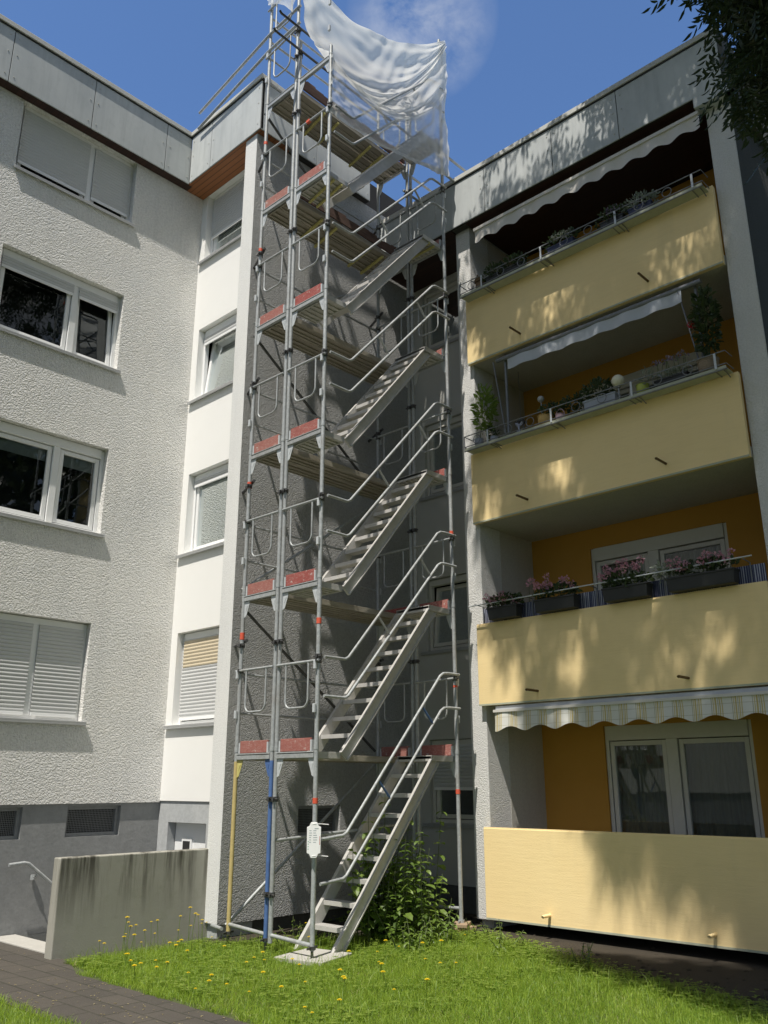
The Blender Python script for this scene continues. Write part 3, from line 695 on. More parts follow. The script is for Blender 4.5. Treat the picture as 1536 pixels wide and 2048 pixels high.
# inner guard rails (wall side) and diagonal braces
for k in range(1, 7):
    for h in (.5, 1.0):
        m = MB(); m.tube([(XL, YA - .0 + .03, LV[k] + h), (XR, YA + .03, LV[k] + h)], .016, 8); m.build('guard_rail', 'galvanised', SC, smooth=True)
    lo, hi = (LV[k] + .1, LV[k] + 1.9); a, b = (hi, lo) if k % 2 else (lo, hi)
    if k < 6:
        m = MB(); m.tube([(XL, YA + .06, a), (XR, YA + .06, b)], .021, 8); m.build('diagonal_brace', 'galvanised' if k % 2 == 0 else 'coupler_steel', SC, smooth=True)
m = MB(); m.tube([(XL, YA + .06, .22), (XR, YA + .06, 2.1)], .021, 8); m.build('diagonal_brace', 'galvanised', SC, smooth=True)
m = MB(); m.tube([(XL, YC, 1.20), (XR - .2, YC - .0, 1.32)], .019, 8); m.build('guard_rail', 'galvanised', SC, smooth=True)
for (p0, p1) in (((XL, YA, .24), (XL, YB, .20)), ((XL, YC, .20), (XL, YD, .17)), ((XL - .1, YA, .2), (XL - .02, YA + .3, .2)), ((XR, YD, .30), (XR, YC, .28)), ((XR, YB, .28), (XR, YA, .28))):
    m = MB(); m.tube([p0, p1], .022, 10); m.build('base_tube', 'galvanised', SC, smooth=True)
# decks
def deck(x0, x1, y0, y1, z, mat='deck_metal', name='deck', ridges=True, edge=True):
    m = MB(); m.box(x0, x1, y0, y1, z - .045, z - .008)
    if ridges:
        n = max(2, int((y1 - y0) / .08)); w = (y1 - y0) / n
        for i in range(n): m.box(x0 + .01, x1 - .01, y0 + i * w + w * .28, y0 + i * w + w * .72, z - .066, z - .0455)
    if edge: m.box(x0, x1, y0 - .002, y0 + .018, z - .075, z); m.box(x0, x1, y1 - .018, y1 + .002, z - .075, z); m.box(x0, x0 + .02, y0 + .02, y1 - .02, z - .075, z - .001); m.box(x1 - .02, x1, y0 + .02, y1 - .02, z - .075, z - .001)
    return m.build(name, mat, SC, bevel=.003)
for k in range(1, 7):
    z = LV[k] - .002
    deck(XL + .045, XR - .045, 8.76, 9.06, z); d1 = deck(XL + .045, XR - .045, 8.44, 8.74, z)
    (deck(XL + .045, 7.37, 7.66, 8.29, z, 'aluminium', 'stair_landing') if k < 6 else None); deck(9.05, XR - .045, 7.66, 8.29, z, 'aluminium', 'stair_landing')
    if k == 1:
        m = MB(); xx = 7.62
        for wdt in (.034, .022, .026, .02, .03, .024, .028): m.box(xx, xx + wdt - .006, 8.434, 8.4375, z - .052, z - .022); xx += wdt
        m.build('printed_mark', 'red_print', d1)
    if k >= 5:
        for x in (7.6, 7.9, 8.65, 8.95):
            m = MB(); m.bar((x, 8.45, z - .11), (x + .1, 9.06, z - .11), .035, .035); m.build('deck_stiffener', 'yellow_steel', SC)
    if k == 5:
        for x in (9.2, 9.32): m = MB(); m.bar((x, 7.66, z - .1), (x, 8.3, z - .1), .03, .03); m.build('deck_stiffener', 'yellow_steel', SC)
        for x in (7.1, 7.25): m = MB(); m.bar((x, 7.66, z - .1), (x + .1, 8.3, z - .1), .03, .03); m.build('deck_stiffener', 'yellow_steel', SC)
    if k >= 5:
        m = MB(); n = 14; yb = 8.41
        for i in range(n):
            xa = XL + .05 + (XR - XL - .1) * i / n; xb = XL + .05 + (XR - XL - .1) * (i + 1) / n
            h = .16 + .02 * math.sin(i * 1.7) + (.02 if k == 6 else 0); m.box(xa, xb, yb - .005, yb + .022, z + .004, z + h)
        m.build('side_board', 'brown_board', SC)
# stair flights with stringers and treads, outer handrails
for k in range(6):
    z0, z1 = (.02 if k == 0 else LV[k]), LV[k + 1]
    xa, xb = (7.40 if k else 7.28), 9.08
    st_ = MB()
    dirv = Vector((xb - xa, 0, z1 - z0)).normalized(); nv = Vector((dirv.z, 0, -dirv.x)); off = nv * .075
    def strm(y):
        m = MB(); a = Vector((xa, y, z0)) + off; b = Vector((xb, y, z1 - .01)) + off
        m.bar(a, b, .028, .15, up=(0, 0, 1))
        m.bar(a + Vector((0, -.012 if y < 8 else .012, 0)) + nv * -.066, b + Vector((0, -.012 if y < 8 else .012, 0)) + nv * -.066, .05, .014)
        m.bar(a + Vector((0, -.012 if y < 8 else .012, 0)) + nv * .066, b + Vector((0, -.012 if y < 8 else .012, 0)) + nv * .066, .05, .014)
        return m
    sf = strm(7.70).build('stair_flight', 'aluminium', SC); strm(8.27).build('stringer', 'aluminium', sf)
    nt = 9
    for i in range(1, nt):
        f = i / nt; x = xa + (xb - xa) * f; z = z0 + (z1 - z0) * f
        t = MB(); t.box(x + .02, x + .19, 7.718, 8.252, z - .03, z); t.box(x + .015, x + .03, 7.718, 8.252, z - .045, z + .004)
        for q in range(5): t.box(x + .045 + q * .03, x + .058 + q * .03, 7.73, 8.24, z, z + .004)
        t.build('tread', 'aluminium', sf)
    yh = 7.565
    for h in ((1.08, .62)):
        b0 = LV[k]; hx = .03 if k == 0 else 0
        m = MB(); pts = [(XL + .05, yh, b0 + h - hx), (7.34, yh, b0 + h), (7.40, yh, b0 + h + .03), (9.13, yh, b0 + h + 1.95), (9.2, yh, b0 + h + 1.99), (9.30, yh, b0 + h + 2.0), (XR + .02, yh, b0 + h + 2.0)]
        m.tube(pts, .0185, 10); m.build('handrail', 'galvanised', SC, smooth=True)
    m = MB(); b0 = LV[k]
    for x in (7.14,): m.bar((x, yh, b0 + .62), (x, yh, b0 + 1.08), .035, .012)
    m.bar((9.40, yh, b0 + 2.62), (9.40, yh, b0 + 3.08), .035, .012)
    for x in (7.14, 9.40): pass
    o = m.build('handrail_upright', 'yellow_steel' if k == 0 else 'galvanised', SC)
    for f in (.30, .78):
        x = 7.40 + (9.13 - 7.40) * f; z = b0 + 1.08 + .03 + 1.92 * f
        m = MB(); m.bar((x, yh, z), (x + .20, yh, z - .20), .03, .012); m.build('handrail_tie', 'blue_tube' if k == 0 else 'galvanised', SC)
    for x in (XL, XR):
        m = MB(); zz = b0 + 1.08 + (2.0 if x == XR else 0); coupler(m, x, YD, zz); m.build('clamp', 'coupler_steel', SC)
# ledgers at the top
for zz, dx in ((13.14, .45), (12.72, .55)):
    m = MB(); m.tube([(XL - dx - .03, YC - .05, zz + .03), (XL - dx, YC - .05, zz + .0), (XL - dx + .04, YC - .05, zz), (XR, YC - .05, zz)], .019, 8); m.build('guard_rail', 'coupler_steel', SC, smooth=True)
for z in (13.62, 13.28):
    m = MB(); m.tube([(XL - .03, YC, z + .05), (XL - .03, YA, z), (XL + .02, 11.1, z - .30)], .024, 10); m.build('roof_guard_rail', 'galvanised', SC, smooth=True)
for z, y in ((12.02, YD), (11.62, YD), (12.02, YB), (11.62, YB)):
    m = MB(); m.tube([(XR - .1, y, z), (12.6, y, z)], .022, 10); m.build('roof_guard_rail', 'galvanised', SC, smooth=True)
m = MB(); m.tube([(XL, YA, 14.0), (XR, YA, 14.05)], .019, 8); m.tube([(XL, YA, 13.5), (XR, YA, 13.55)], .019, 8); m.build('guard_rail', 'galvanised', SC, smooth=True)
for (x, y, z, h) in ((XL, YD, 1.62, .06), (XL, YD, 3.66, .07), (XL, YA, 5.72, .09), (XL, YA, 3.63, .09), (XL, YA, 9.5, .05), (XL, YA, 11.45, .05), (XR, YD, 5.3, .05), (XR, YD, 1.7, .06), (XR, YD, 3.1, .03)):
    m = MB(); m.tube([(x, y, z), (x, y, z + h)], R0 + .004, 12); m.build('marking_band', 'red_band', SC, smooth=True)
m = MB(); m.bar((XL - .035, YC - .25, LV[5] + 1.03), (XL - .035, YC - .32, LV[5] + 1.03), .042, .042); m.build('marking_band', 'red_band', SC)
# ---- netting sheet
def sheet():
    NU, NV = 120, 90; vs = []; dens = []
    Atop = Vector((6.97, 8.33, 14.45)); Bm = Vector((6.93, 7.60, 12.22)); Bl = Vector((6.93, 7.575, 11.12)); Cc = Vector((9.60, 7.54, 14.42)); Dd = Vector((9.60, 7.55, 11.55))
    for j in range(NV + 1):
        v = j / NV
        if v < .60: L = Atop.lerp(Bm, v / .60) + Vector((-.03, .16, -.34)) * math.sin(PI * v / .60)
        else: L = Bm.lerp(Bl, (v - .60) / .40)
        w = .12 * v if v < .45 else .054 + (v - .45) / .55 * .946
        Rr = Cc.lerp(Dd, min(1, w)) + Vector((.04 * math.sin(w * 9), 0, 0))
        for i in range(NU + 1):
            u = i / NU; p = L.lerp(Rr, u)
            sag = (.60 + .58 * math.sin(PI * min(1, v / .75)) if v < .75 else .60 - (v - .75) * 1.9)
            p.z -= max(sag, .1) * (4 * u * (1 - u)) ** 1.05
            damp = (4 * u * (1 - u)) ** .5 * .6 + .4 * u
            tt = max(0, min(1, (v - .60 - .05 * math.sin(u * 3)) / .07))
            ph = v * 44 + 2.2 * math.sin(u * 3.1) + 1.4 * math.sin(v * 17 + u * 2)
            fold = damp * ((1 - tt) * (math.sin(ph) * .036 + math.sin(ph * 2.3 + u * 6) * .018 + math.sin(ph * 4.1 - u * 9) * .007) + tt * (math.sin(v * 20 + u * 5) * .02 + math.sin((u * 9 - v * 7)) * .03))
            fold += (.009 * math.sin(u * 47 + v * 61 + 3 * math.sin(u * 11)) + .007 * math.sin(v * 97 - u * 29 + 2 * math.sin(v * 13)))
            fold += .02 * math.sin(u * 70 + v * 8) * math.exp(-u * 14) + .012 * math.sin(u * 23 + v * 31)
            fold += math.sin((1 - u) * 60 * (.4 + v)) * .03 * math.exp(-(1 - u) * 9) * v
            p.y += fold - .12 * math.sin(PI * u) * math.sin(PI * v); p.z += fold * .35
            vs.append(p)
            dn = .92 * (1 - tt) + .46 * tt + .09 * math.sin(ph + 1.2) * (1 - tt) * damp
            dn += tt * (.16 * max(0, math.sin(u * 9 - v * 7)) ** 6 + .25 * max(0, u - .72) / .28 * (.6 + .4 * math.sin(u * 60)))
            if v > .975 or u > .985 or u < .015: dn = .9
            dens.append(dn)
    fs = [(j * (NU + 1) + i, j * (NU + 1) + i + 1, (j + 1) * (NU + 1) + i + 1, (j + 1) * (NU + 1) + i) for j in range(NV) for i in range(NU)]
    m = MB(); m.add(vs, fs); o = m.build('debris_net', 'netting', None, smooth=True, norm=False, at=(8.2, 7.6, 12.5))
    a = o.data.attributes.new('weave', 'FLOAT', 'POINT'); a.data.foreach_set('value', dens)
    return tag(o, 'large white translucent net draped and sagging across the top of the scaffold tower', 'net')
NET = sheet()
def wrap(name, pts, w, label, cat):
    vs = []; dens = []
    for i, (p, wd) in enumerate(pts):
        p = Vector(p)
        for j in range(7):
            t = j / 6; vs.append(p + Vector(wd) * t + Vector((-.02 + .02 * math.sin(i * 2 + j * 2), .025 * math.sin(i * 1.3 + j * 1.9), 0))); dens.append(.75 if j in (0, 6) else .5)
    m = MB(); m.add(vs, [(i * 7 + j, i * 7 + j + 1, (i + 1) * 7 + j + 1, (i + 1) * 7 + j) for i in range(len(pts) - 1) for j in range(6)])
    o = m.build(name, 'netting', None, smooth=True, norm=False, at=pts[0][0]); a = o.data.attributes.new('weave', 'FLOAT', 'POINT'); a.data.foreach_set('value', dens)
    return tag(o, label, cat)
wrap('net_strip', [((XL - .06, YA + .04, 14.40), (0, -.05, -.22)), ((XL - .06, YA - .2, 14.42), (0, 0, -.30)), ((XL - .05, YB + .2, 14.45), (0, .05, -.55)), ((XL - .04, YB + .03, 14.5), (0, .02, -.9))], 0, 'short white net strip wrapped round the end guard at the top left of the tower', 'net')
# ---- tower tag
tg = thing('scaffold_tag', (XL - .045, YD - .045, 1.25), 'white scaffold inspection tag strapped to the outer front post', 'tag')
nrm = Vector((-.72, -.69, 0)).normalized(); sd = Vector((nrm.y, -nrm.x, 0)) * -1
def TT(u, n, z):
    p = Vector((XL, YD, 1.24)) + sd * u + nrm * (n + .082) + Vector((0, 0, z)); return tuple(p)
m = MB(); m.prism([(-.075, -.135), (-.05, -.145), (-.03, -.185), (.03, -.185), (.05, -.145), (.075, -.135), (.078, .135), (.052, .145), (.034, .185), (-.034, .185), (-.052, .145), (-.078, .135)], TT, 0, .012); m.build('plate', 'tag_white', tg, bevel=.004)
m = MB()
for r in range(6):
    z = .095 - r * .024
    m.tbox(TT, -.052, -.052 + random.uniform(.02, .035), .0125, .0135, z, z + .006); m.tbox(TT, -.008, random.uniform(.02, .055), .0125, .0135, z, z + .006)
m.tbox(TT, .006, .05, .0125, .0135, .115, .123); m.build('print', 'tag_print', tg)
m = MB()
for r in range(4): m.tbox(TT, -.066, -.057, .0125, .0138, -.02 - r * .026, -.010 - r * .026)
m.build('tick_mark', 'tag_green', tg)
m = MB(); m.tbox(TT, .062, .068, .0125, .0135, -.05, .04); m.build('edge_mark', 'red_print', tg)
for z in (.165, -.165): m = MB(); m.tube([TT(-.02, .012, z), TT(.02, .013, z + .005), TT(.09, -.02, z - .0), TT(.16, -.01, z - .005)], .004, 6); m.build('cable_tie', 'tag_white', tg)
# ---- slab and timber pads
m = MB(); m.hexa([(6.72, 7.98, .0), (6.86, 7.36, .0), (7.46, 7.52, .0), (7.36, 8.12, .0), (6.72, 7.98, .05), (6.86, 7.36, .05), (7.46, 7.52, .05), (7.36, 8.12, .05)])
tag(m.build('paving_slab', 'slab_concrete', at=(7.1, 7.7, 0), bevel=.008), 'square grey concrete slab under the foot of the lowest stair', 'slab')
pd = thing('timber_pad', (XR, YD, 0), 'small stack of weathered wood blocks under the outer right post', 'wood blocks')
for (a, z) in ((.1, .03), (-.25, .075), (.5, .118)):
    ca, sa = math.cos(a), math.sin(a); m = MB()
    P = [(-.17, -.10), (.17, -.10), (.17, .10), (-.17, .10)]
    q = [(XR + x * ca - y * sa, YD + x * sa + y * ca) for x, y in P]
    m.hexa([(*v, z - .025) for v in q] + [(*v, z + .015) for v in q]); m.build('block', 'wood_block', pd, bevel=.005)
# ================================================================== AWNINGS
def valance(T, u0, u1, zt, h, amp, lam, n, sag=0, ph=0):
    m = MB(); k = int((u1 - u0) / .04); vs = []
    for i in range(k + 1):
        u = u0 + (u1 - u0) * i / k; nn = n + .018 * math.sin(2 * PI * u / lam + ph)
        zb = zt - h + amp * math.cos(2 * PI * u / lam + ph)
        vs += [T(u, nn * .3 + n * .7, zt), T(u, nn, (zt + zb) / 2), T(u, nn + .01, zb)]
    m.add(vs, [(3 * i + j, 3 * i + 3 + j, 3 * i + 4 + j, 3 * i + 1 + j) for i in range(k) for j in range(2)]); return m
TA = TX(0)
aw = thing('awning', (10.0, 5.4, 2.8), 'yellow and white striped awning with wavy edge above the ground floor balcony', 'awning')
m = MB(); m.box(9.97, 10.09, 3.5, 7.28, 2.775, 2.85); m.tube([(10.03, 3.5, 2.76), (10.03, 7.28, 2.76)], .035, 12); m.build('cassette', 'awning_grey', aw)
valance(TX(9.93), 3.48, 7.27, 2.77, .23, .032, .47, 0, ph=.6).build('valance', 'awning_stripes', aw, smooth=True, norm=False)
m = MB(); m.box(9.91, 9.96, 3.48, 7.28, 2.765, 2.80); m.build('front_bar', 'awning_white', aw)
aw = thing('awning', (10.0, 5.4, 10.4), 'long cream awning with wavy edge under the roof above the top balcony', 'awning')
TV = TX(9.93)
m = MB(); m.box(9.90, 9.96, 3.47, 7.30, 10.50, 10.55); m.build('cassette', 'awning_white', aw)
valance(TV, 3.47, 7.30, 10.50, .20, .028, .37, 0).build('valance', 'awning_white', aw, smooth=True, norm=False)
aw = thing('awning', (10.0, 5.4, 8.0), 'rolled grey fabric awning held by thin clamp poles above the crowded balcony', 'awning')
m = MB(); m.tube([(10.0, 3.75, 8.07), (10.0, 7.02, 8.07)], .035, 12); m.build('roller_tube', 'dark_iron', aw)
valance(TX(9.99), 4.02, 6.82, 8.06, .20, .005, .43, 0).build('valance', 'awning_grey', aw, smooth=True, norm=False)
for y0, y1, y2 in ((6.90, 6.90, 7.02), (3.86, 3.86, 4.02)):
    m = MB(); m.tube([(10.06, y0, 6.0), (10.06, y0, 8.15)], .022, 8); m.build('clamp_pole', 'dark_iron', aw)
    m = MB(); m.tube([(10.02, y0 + .02, 6.8), (9.99, y2 + (.06 if y0 > 5 else .05), 8.07)], .010, 6); m.build('arm', 'dark_iron', aw)
# ================================================================== FLOWER RACKS
def rack(z, label):
    r = thing('flower_rack', (9.83, 5.45, z), label, 'flower rack')
    m = MB(); m.box(9.735, 9.935, 3.48, 7.48, z - .012, z); m.box(9.728, 9.734, 3.48, 7.48, z - .012, z + .022)
    m.build('tray', 'rack_tray', r)
    m = MB()
    for y in (3.62, 4.70, 4.78, 5.9, 5.98, 6.95, 7.03): m.bar((9.945, y, z - .017), (9.724, y, z - .017), .014, .006)
    m.build('tray_strap', 'dark_iron', r)
    for zz, rr in ((z + .215, .008), (z + .045, .008)):
        m = MB(); m.tube([(9.94, 3.47, zz), (9.73, 3.47, zz), (9.73, 7.49, zz), (9.94, 7.49, zz)], rr, 6); m.build('rail', 'dark_iron', r)
    m = MB(); m.tube([(9.735, 3.47, z - .02), (9.735, 7.49, z - .02)], .012, 6); m.tube([(9.735, 7.49, z - .02), (9.735, 7.49, z + .215)], .008, 6); m.build('rail', 'dark_iron', r)
    for y in (3.60, 4.72, 5.95, 7.05):
        m = MB(); m.box(9.718, 9.726, y - .014, y + .014, z, z + .21); m.build('upright', 'gusset_steel', r)
        m = MB(); m.tube([(9.74, y - .08, z - .022), (9.85, y - .08, z - .026), (9.948, y - .08, z - .05)], .007, 6); m.build('bracket', 'dark_iron', r)
    for y in (3.95, 4.36, 5.15, 5.55, 6.30, 6.68, 7.25):
        m = MB(); pts = [(9.722, y + .065 * math.cos(t), z + .115 + .065 * math.sin(t)) for t in np.linspace(0, 2 * PI, 19)]; m.tube(pts, .006, 6, False); m.build('ring', 'dark_iron', r, smooth=True)
    return r
rack(9.27, 'black iron flower rack with rings along the top balcony parapet'); rack(6.64, 'black iron flower rack with rings along the crowded third floor parapet')
# ================================================================== PLANTS
def rv(): 
    v = Vector((random.gauss(0, 1), random.gauss(0, 1), random.gauss(0, 1))); return v.normalized()
def foliage(par, c, rad, n, L, W, mat='pot_leaf', name='foliage', up=.5, shell=.3):
    m = MB()
    for _ in range(n):
        q = rv() * (shell + (1 - shell) * random.random() ** .5); p = Vector((c[0] + q.x * rad[0], c[1] + q.y * rad[1], c[2] + q.z * rad[2]))
        d = (Vector((q.x, q.y, q.z + up)) + rv() * .7); l = L * random.uniform(.6, 1.25); m.leaf(p, d, rv() + Vector((0, 0, .8)), l, W * l / L)
    return m.build(name, mat, par, norm=False)
def petals(par, spots, r, mat, n=16, name='blossom', L=.03):
    out = []
    for s_ in spots:
        m = MB()
        for _ in range(n):
            q = rv() * r * random.uniform(.5, 1); p = Vector(s_) + q; m.leaf(p, q + rv() * .3 * r, rv(), L * random.uniform(.7, 1.2), L * .8, .1)
        out.append(m.build(name, mat, par, norm=False))
    return out
def stems(par, lines, r=.004, mat='stem', name='stem'):
    m = MB()
    for pts in lines: m.tube(pts, r, 5)
    return m.build(name, mat, par)
def planter(y0, y1, z, x0=9.78, x1=9.94, h=.16, mat='black_plastic', name='flower_box', label='', cat='flower box', group=None):
    t = thing(name, ((x0 + x1) / 2, (y0 + y1) / 2, z), label, cat, group)
    m = MB(); m.hexa([(x0 + .015, y0 + .015, z), (x1 - .015, y0 + .015, z), (x1 - .015, y1 - .015, z), (x0 + .015, y1 - .015, z), (x0, y0, z + h), (x1, y0, z + h), (x1, y1, z + h), (x0, y1, z + h)])
    m.box(x0 - .008, x1 + .008, y0 - .008, y1 + .008, z + h - .022, z + h + .002); m.build('planter', mat, t, bevel=.006)
    m = MB(); m.box(x0 + .01, x1 - .01, y0 + .01, y1 - .01, z + h + .002, z + h + .006); m.build('soil', 'soil', t)
    return t
gl = ['black window box of pale pink geraniums nearest the scaffold, leaning plants at its left', 'black window box with tall deep pink geraniums, second from the scaffold', 'black window box whose pink geraniums climb toward the door, third from the scaffold', 'long black window box of pink geraniums with a silvery plant at its left end']
for i, (y0, y1) in enumerate(((6.74, 7.24), (5.83, 6.45), (4.80, 5.42), (3.72, 4.55))):
    t = planter(y0, y1, 4.03, 9.80, 9.97, .17, label=gl[i]); yc = (y0 + y1) / 2; hw = (y1 - y0) / 2
    foliage(t, (9.885, yc, 4.27), (.12, hw + .03, .10), 220, .06, .05)
    sp = []
    for q in range([16, 16, 16, 20][i]):
        f = random.random(); y = y0 + (y1 - y0) * f; zz = 4.30 + random.uniform(0, .14) + (.08 * f * (1 if i == 1 else 0)) + ([-.03, .0, .16 * (1 - f), -.01][i])
        sp.append((9.86 + random.uniform(-.09, .07), y, zz))
    if i == 1: sp.append((9.86, y1 + .10, 4.47))
    petals(t, sp, .036, 'pink_petal', 26)
    stems(t, [[(9.88, s_[1] + .02, 4.2), (s_[0], s_[1], s_[2])] for s_ in sp])
    if i == 3: foliage(t, (9.88, y1 + .02, 4.31), (.1, .17, .13), 130, .06, .03, 'silver_leaf', 'silver_foliage')
sc_ = thing('privacy_screen', (10.05, 5.4, 4.0), 'low blue and white striped privacy fabric behind the geranium boxes', 'privacy screen')
m = MB(); m.box(10.045, 10.052, 3.45, 7.48, 4.02, 4.25); m.build('fabric', 'screen_stripes', sc_)

rl = thing('balcony_rail', (9.90, 5.4, 4.27), 'thin white metal rod running in front of the geraniums', 'rail')
m = MB(); m.tube([(9.80, 7.56, 4.26), (9.80, 3.50, 4.30)], .009, 8); m.build('rod', 'gusset_steel', rl)
for y in (3.6, 4.66, 5.6, 6.6, 7.45):
    m = MB(); m.tube([(10.0, y, 4.01), (10.0, y, 4.27), (9.8, y, 4.28)], .008, 6); m.build('bracket', 'dark_iron', rl)
# top balcony
z = 9.275
tops = [(6.75, 7.0, 'pot_leaf', None, 'dark planter with trailing greenery at the scaffold end of the top rack'), (6.32, 6.68, 'pot_leaf', None, 'dark planter with bushy speckled greenery left of the cream flowers on the top rack'),
        (5.42, 5.86, 'silver_leaf', 'cream_petal', 'dark planter with a mound of cream flowers in the middle of the top rack'), (4.62, 4.98, 'pot_leaf', 'mauve_petal', 'grey planter with thin upright flowers, right of the middle of the top rack'),
        (4.20, 4.54, 'silver_leaf', None, 'blue grey planter with silvery foliage near the right end of the top rack')]
for y0, y1, lm, pm, lab in tops:
    t = planter(y0, y1, z, 9.76, 9.91, .15, 'screen_blue' if lm == 'silver_leaf' else 'black_plastic', label=lab); yc = (y0 + y1) / 2
    foliage(t, (9.83, yc, z + .22), (.12, (y1 - y0) / 2 + .09, .13), 260, .055, .03, 'pot_leaf' if pm == 'cream_petal' else lm)
    if pm: petals(t, [(9.80 + random.uniform(-.05, .05), yc + random.uniform(-.2, .15) * (1 if pm != 'cream_petal' else .8), z + .26 + random.uniform(0, .07)) for _ in range(16 if pm == 'cream_petal' else 6)], .03, pm, 18)
bh = thing('bird_house', (10.02, 7.30, 9.4), 'small wooden bird house at the scaffold end of the top balcony', 'bird house')
m = MB(); m.box(9.96, 10.08, 7.22, 7.34, 9.36, 9.58); m.build('box', 'bird_house_wood', bh)
m = MB(); m.prism([(7.19, 9.58), (7.37, 9.58), (7.28, 9.69)], TX(10.02), -.08, .08); m.build('roof', 'bronze', bh)
# crowded balcony
z = 6.645
def pot(x, y, z, r, h, mat, name='plant_pot', label='', cat='plant pot'):
    t = thing(name, (x, y, z), label, cat); m = MB(); m.lathe((x, y, z), [(r * .7, 0), (r, h * .55), (r * .95, h), (r * 1.04, h), (r * 1.04, h * 1.04), (r * .8, h * 1.04), (r * .8, h * .9)], 18); m.build('pot', mat, t, smooth=False); return t
t = pot(9.85, 7.30, z, .07, .15, 'grey_pot', label='grey blue pot with a tall yellow green plant at the scaffold end')
foliage(t, (9.92, 7.22, z + .62), (.16, .17, .42), 260, .10, .045, 'bright_leaf'); stems(t, [[(9.85, 7.30, z + .1), (9.9, 7.25, z + .5), (9.92 + random.uniform(-.1, .1), 7.25 + random.uniform(-.1, .1), z + 1.0)] for _ in range(5)])
t = pot(9.84, 7.02, z, .06, .11, 'grey_pot', label='pale blue grey jug shaped pot with sparse stems beside the tall plant'); foliage(t, (9.84, 7.02, z + .2), (.07, .09, .10), 40, .07, .03)
t = pot(9.85, 6.12, z, .11, .17, 'terracotta', label='round ochre clay pot with low greenery left of the pink basket'); foliage(t, (9.86, 6.02, z + .24), (.12, .20, .09), 150, .06, .04)
t = pot(9.82, 5.86, z, .065, .11, 'pink_pot', 'flower_basket', 'small pink basket pot with a round handle', 'basket')
m = MB(); m.tube([(9.82, 5.86 + .07 * math.cos(a), z + .10 + .10 * math.sin(a)) for a in np.linspace(0, PI, 12)], .006, 6); m.build('handle', 'pink_pot', t)
t = pot(9.86, 5.66, z, .05, .09, 'bronze', label='small dark pot with a leafy plant right of the pink basket'); foliage(t, (9.88, 5.68, z + .24), (.10, .16, .12), 130, .06, .04)
t = planter(4.98, 5.46, z, 9.77, 9.92, .17, 'grey_pot', label='long slate blue planter with bushy greenery on the crowded rack', group=None); foliage(t, (9.85, 5.28, z + .30), (.12, .24, .15), 300, .06, .035)
gb = thing('globe_lamp', (9.87, 4.98, z + .1), 'pale round globe lamp standing among the planters', 'lamp')
m = MB(); m.lathe((9.85, 4.96, z + .34), [(.012, -.085)] + [(.088 * math.cos(a), .088 * math.sin(a)) for a in np.linspace(-1.3, 1.5, 12)], 20); m.build('globe', 'globe', gb, smooth=True)
m = MB(); m.tube([(9.85, 4.96, z), (9.85, 4.96, z + .27)], .009, 8); m.lathe((9.85, 4.96, z + .245), [(.03, 0), (.035, .02)], 10); m.build('stem', 'sill_metal', gb)
t = pot(9.85, 4.62, z, .085, .16, 'lime_pot', label='lime green pot right of the round globe lamp'); foliage(t, (9.85, 4.55, z + .26), (.05, .07, .12), 26, .10, .02, 'silver_leaf')
t = planter(3.98, 4.42, z, 9.77, 9.92, .13, 'black_plastic', label='low dark planter with mauve lavender like spikes near the wicker basket')
stems(t, [[(9.85, y, z + .1), (9.85 + random.uniform(-.05, .05), y + random.uniform(-.08, .08), z + .42)] for y in np.linspace(4.0, 4.42, 12)]); petals(t, [(9.85 + random.uniform(-.05, .05), y, z + .34 + random.uniform(0, .1)) for y in np.linspace(4.0, 4.42, 9)], .028, 'mauve_petal', 14)
foliage(t, (9.85, 4.2, z + .17), (.09, .22, .06), 120, .05, .025, 'silver_leaf')
t = thing('plant_basket', (9.87, 3.74, z), 'wicker basket with a tall dark rose shrub at the right end of the rack', 'plant basket')
m = MB(); m.lathe((9.87, 3.74, z), [(.095, 0), (.125, .12), (.13, .21), (.138, .22), (.11, .225)], 22)
for zz in np.arange(.02, .21, .028): m.tube([(9.87 + (.101 + zz * .14) * math.cos(a), 3.74 + (.101 + zz * .14) * math.sin(a), z + zz + .005 * math.sin(a * 11)) for a in np.linspace(0, 2 * PI, 34)], .008, 5, False)
m.build('wicker', 'basket', t)
foliage(t, (9.93, 3.72, z + .78), (.15, .15, .50), 420, .085, .05, 'pot_leaf', up=.2); petals(t, [(9.85, 3.90, z + .78), (9.83, 3.86, z + .74)], .03, 'red_petal', 20)
stems(t, [[(9.87, 3.74, z + .15), (9.92, 3.72, z + .7), (9.95 + random.uniform(-.08, .08), 3.72 + random.uniform(-.1, .1), z + 1.25)] for _ in range(5)], .006)
gs = thing('garden_figure', (9.86, 6.55, z), 'small pale bird figure standing in the rack', 'figure')
m = MB(); m.lathe((9.83, 6.56, z), [(.02, 0), (.035, .03), (.03, .07), (.012, .10), (.018, .14), (.004, .17)], 12); m.build('body', 'screen_white', gs, smooth=True)
m = MB(); m.leaf((9.83, 6.56, z + .15), (0, .6, .6), (1, 0, 0), .09, .05); m.leaf((9.83, 6.56, z + .15), (0, -.6, .6), (1, 0, 0), .09, .05); m.build('wing', 'screen_white', gs, norm=False)
cp = thing('solar_stake', (9.9, 6.22, z), 'shiny ball on a thin stake behind the ochre pot', 'garden ornament')
m = MB(); m.lathe((9.92, 6.22, z + .50), [(.005, -.05)] + [(.05 * math.cos(a), .05 * math.sin(a)) for a in np.linspace(-1.3, 1.5, 9)], 16); m.build('ball', 'galvanised', cp, smooth=True)
m = MB(); m.tube([(9.9, 6.20, z + .05), (9.92, 6.22, z + .46)], .006, 6); m.build('stake', 'galvanised', cp)
ln = thing('lantern', (10.7, 7.2, 7.2), 'black hanging lantern at the left end inside the crowded balcony', 'lantern')
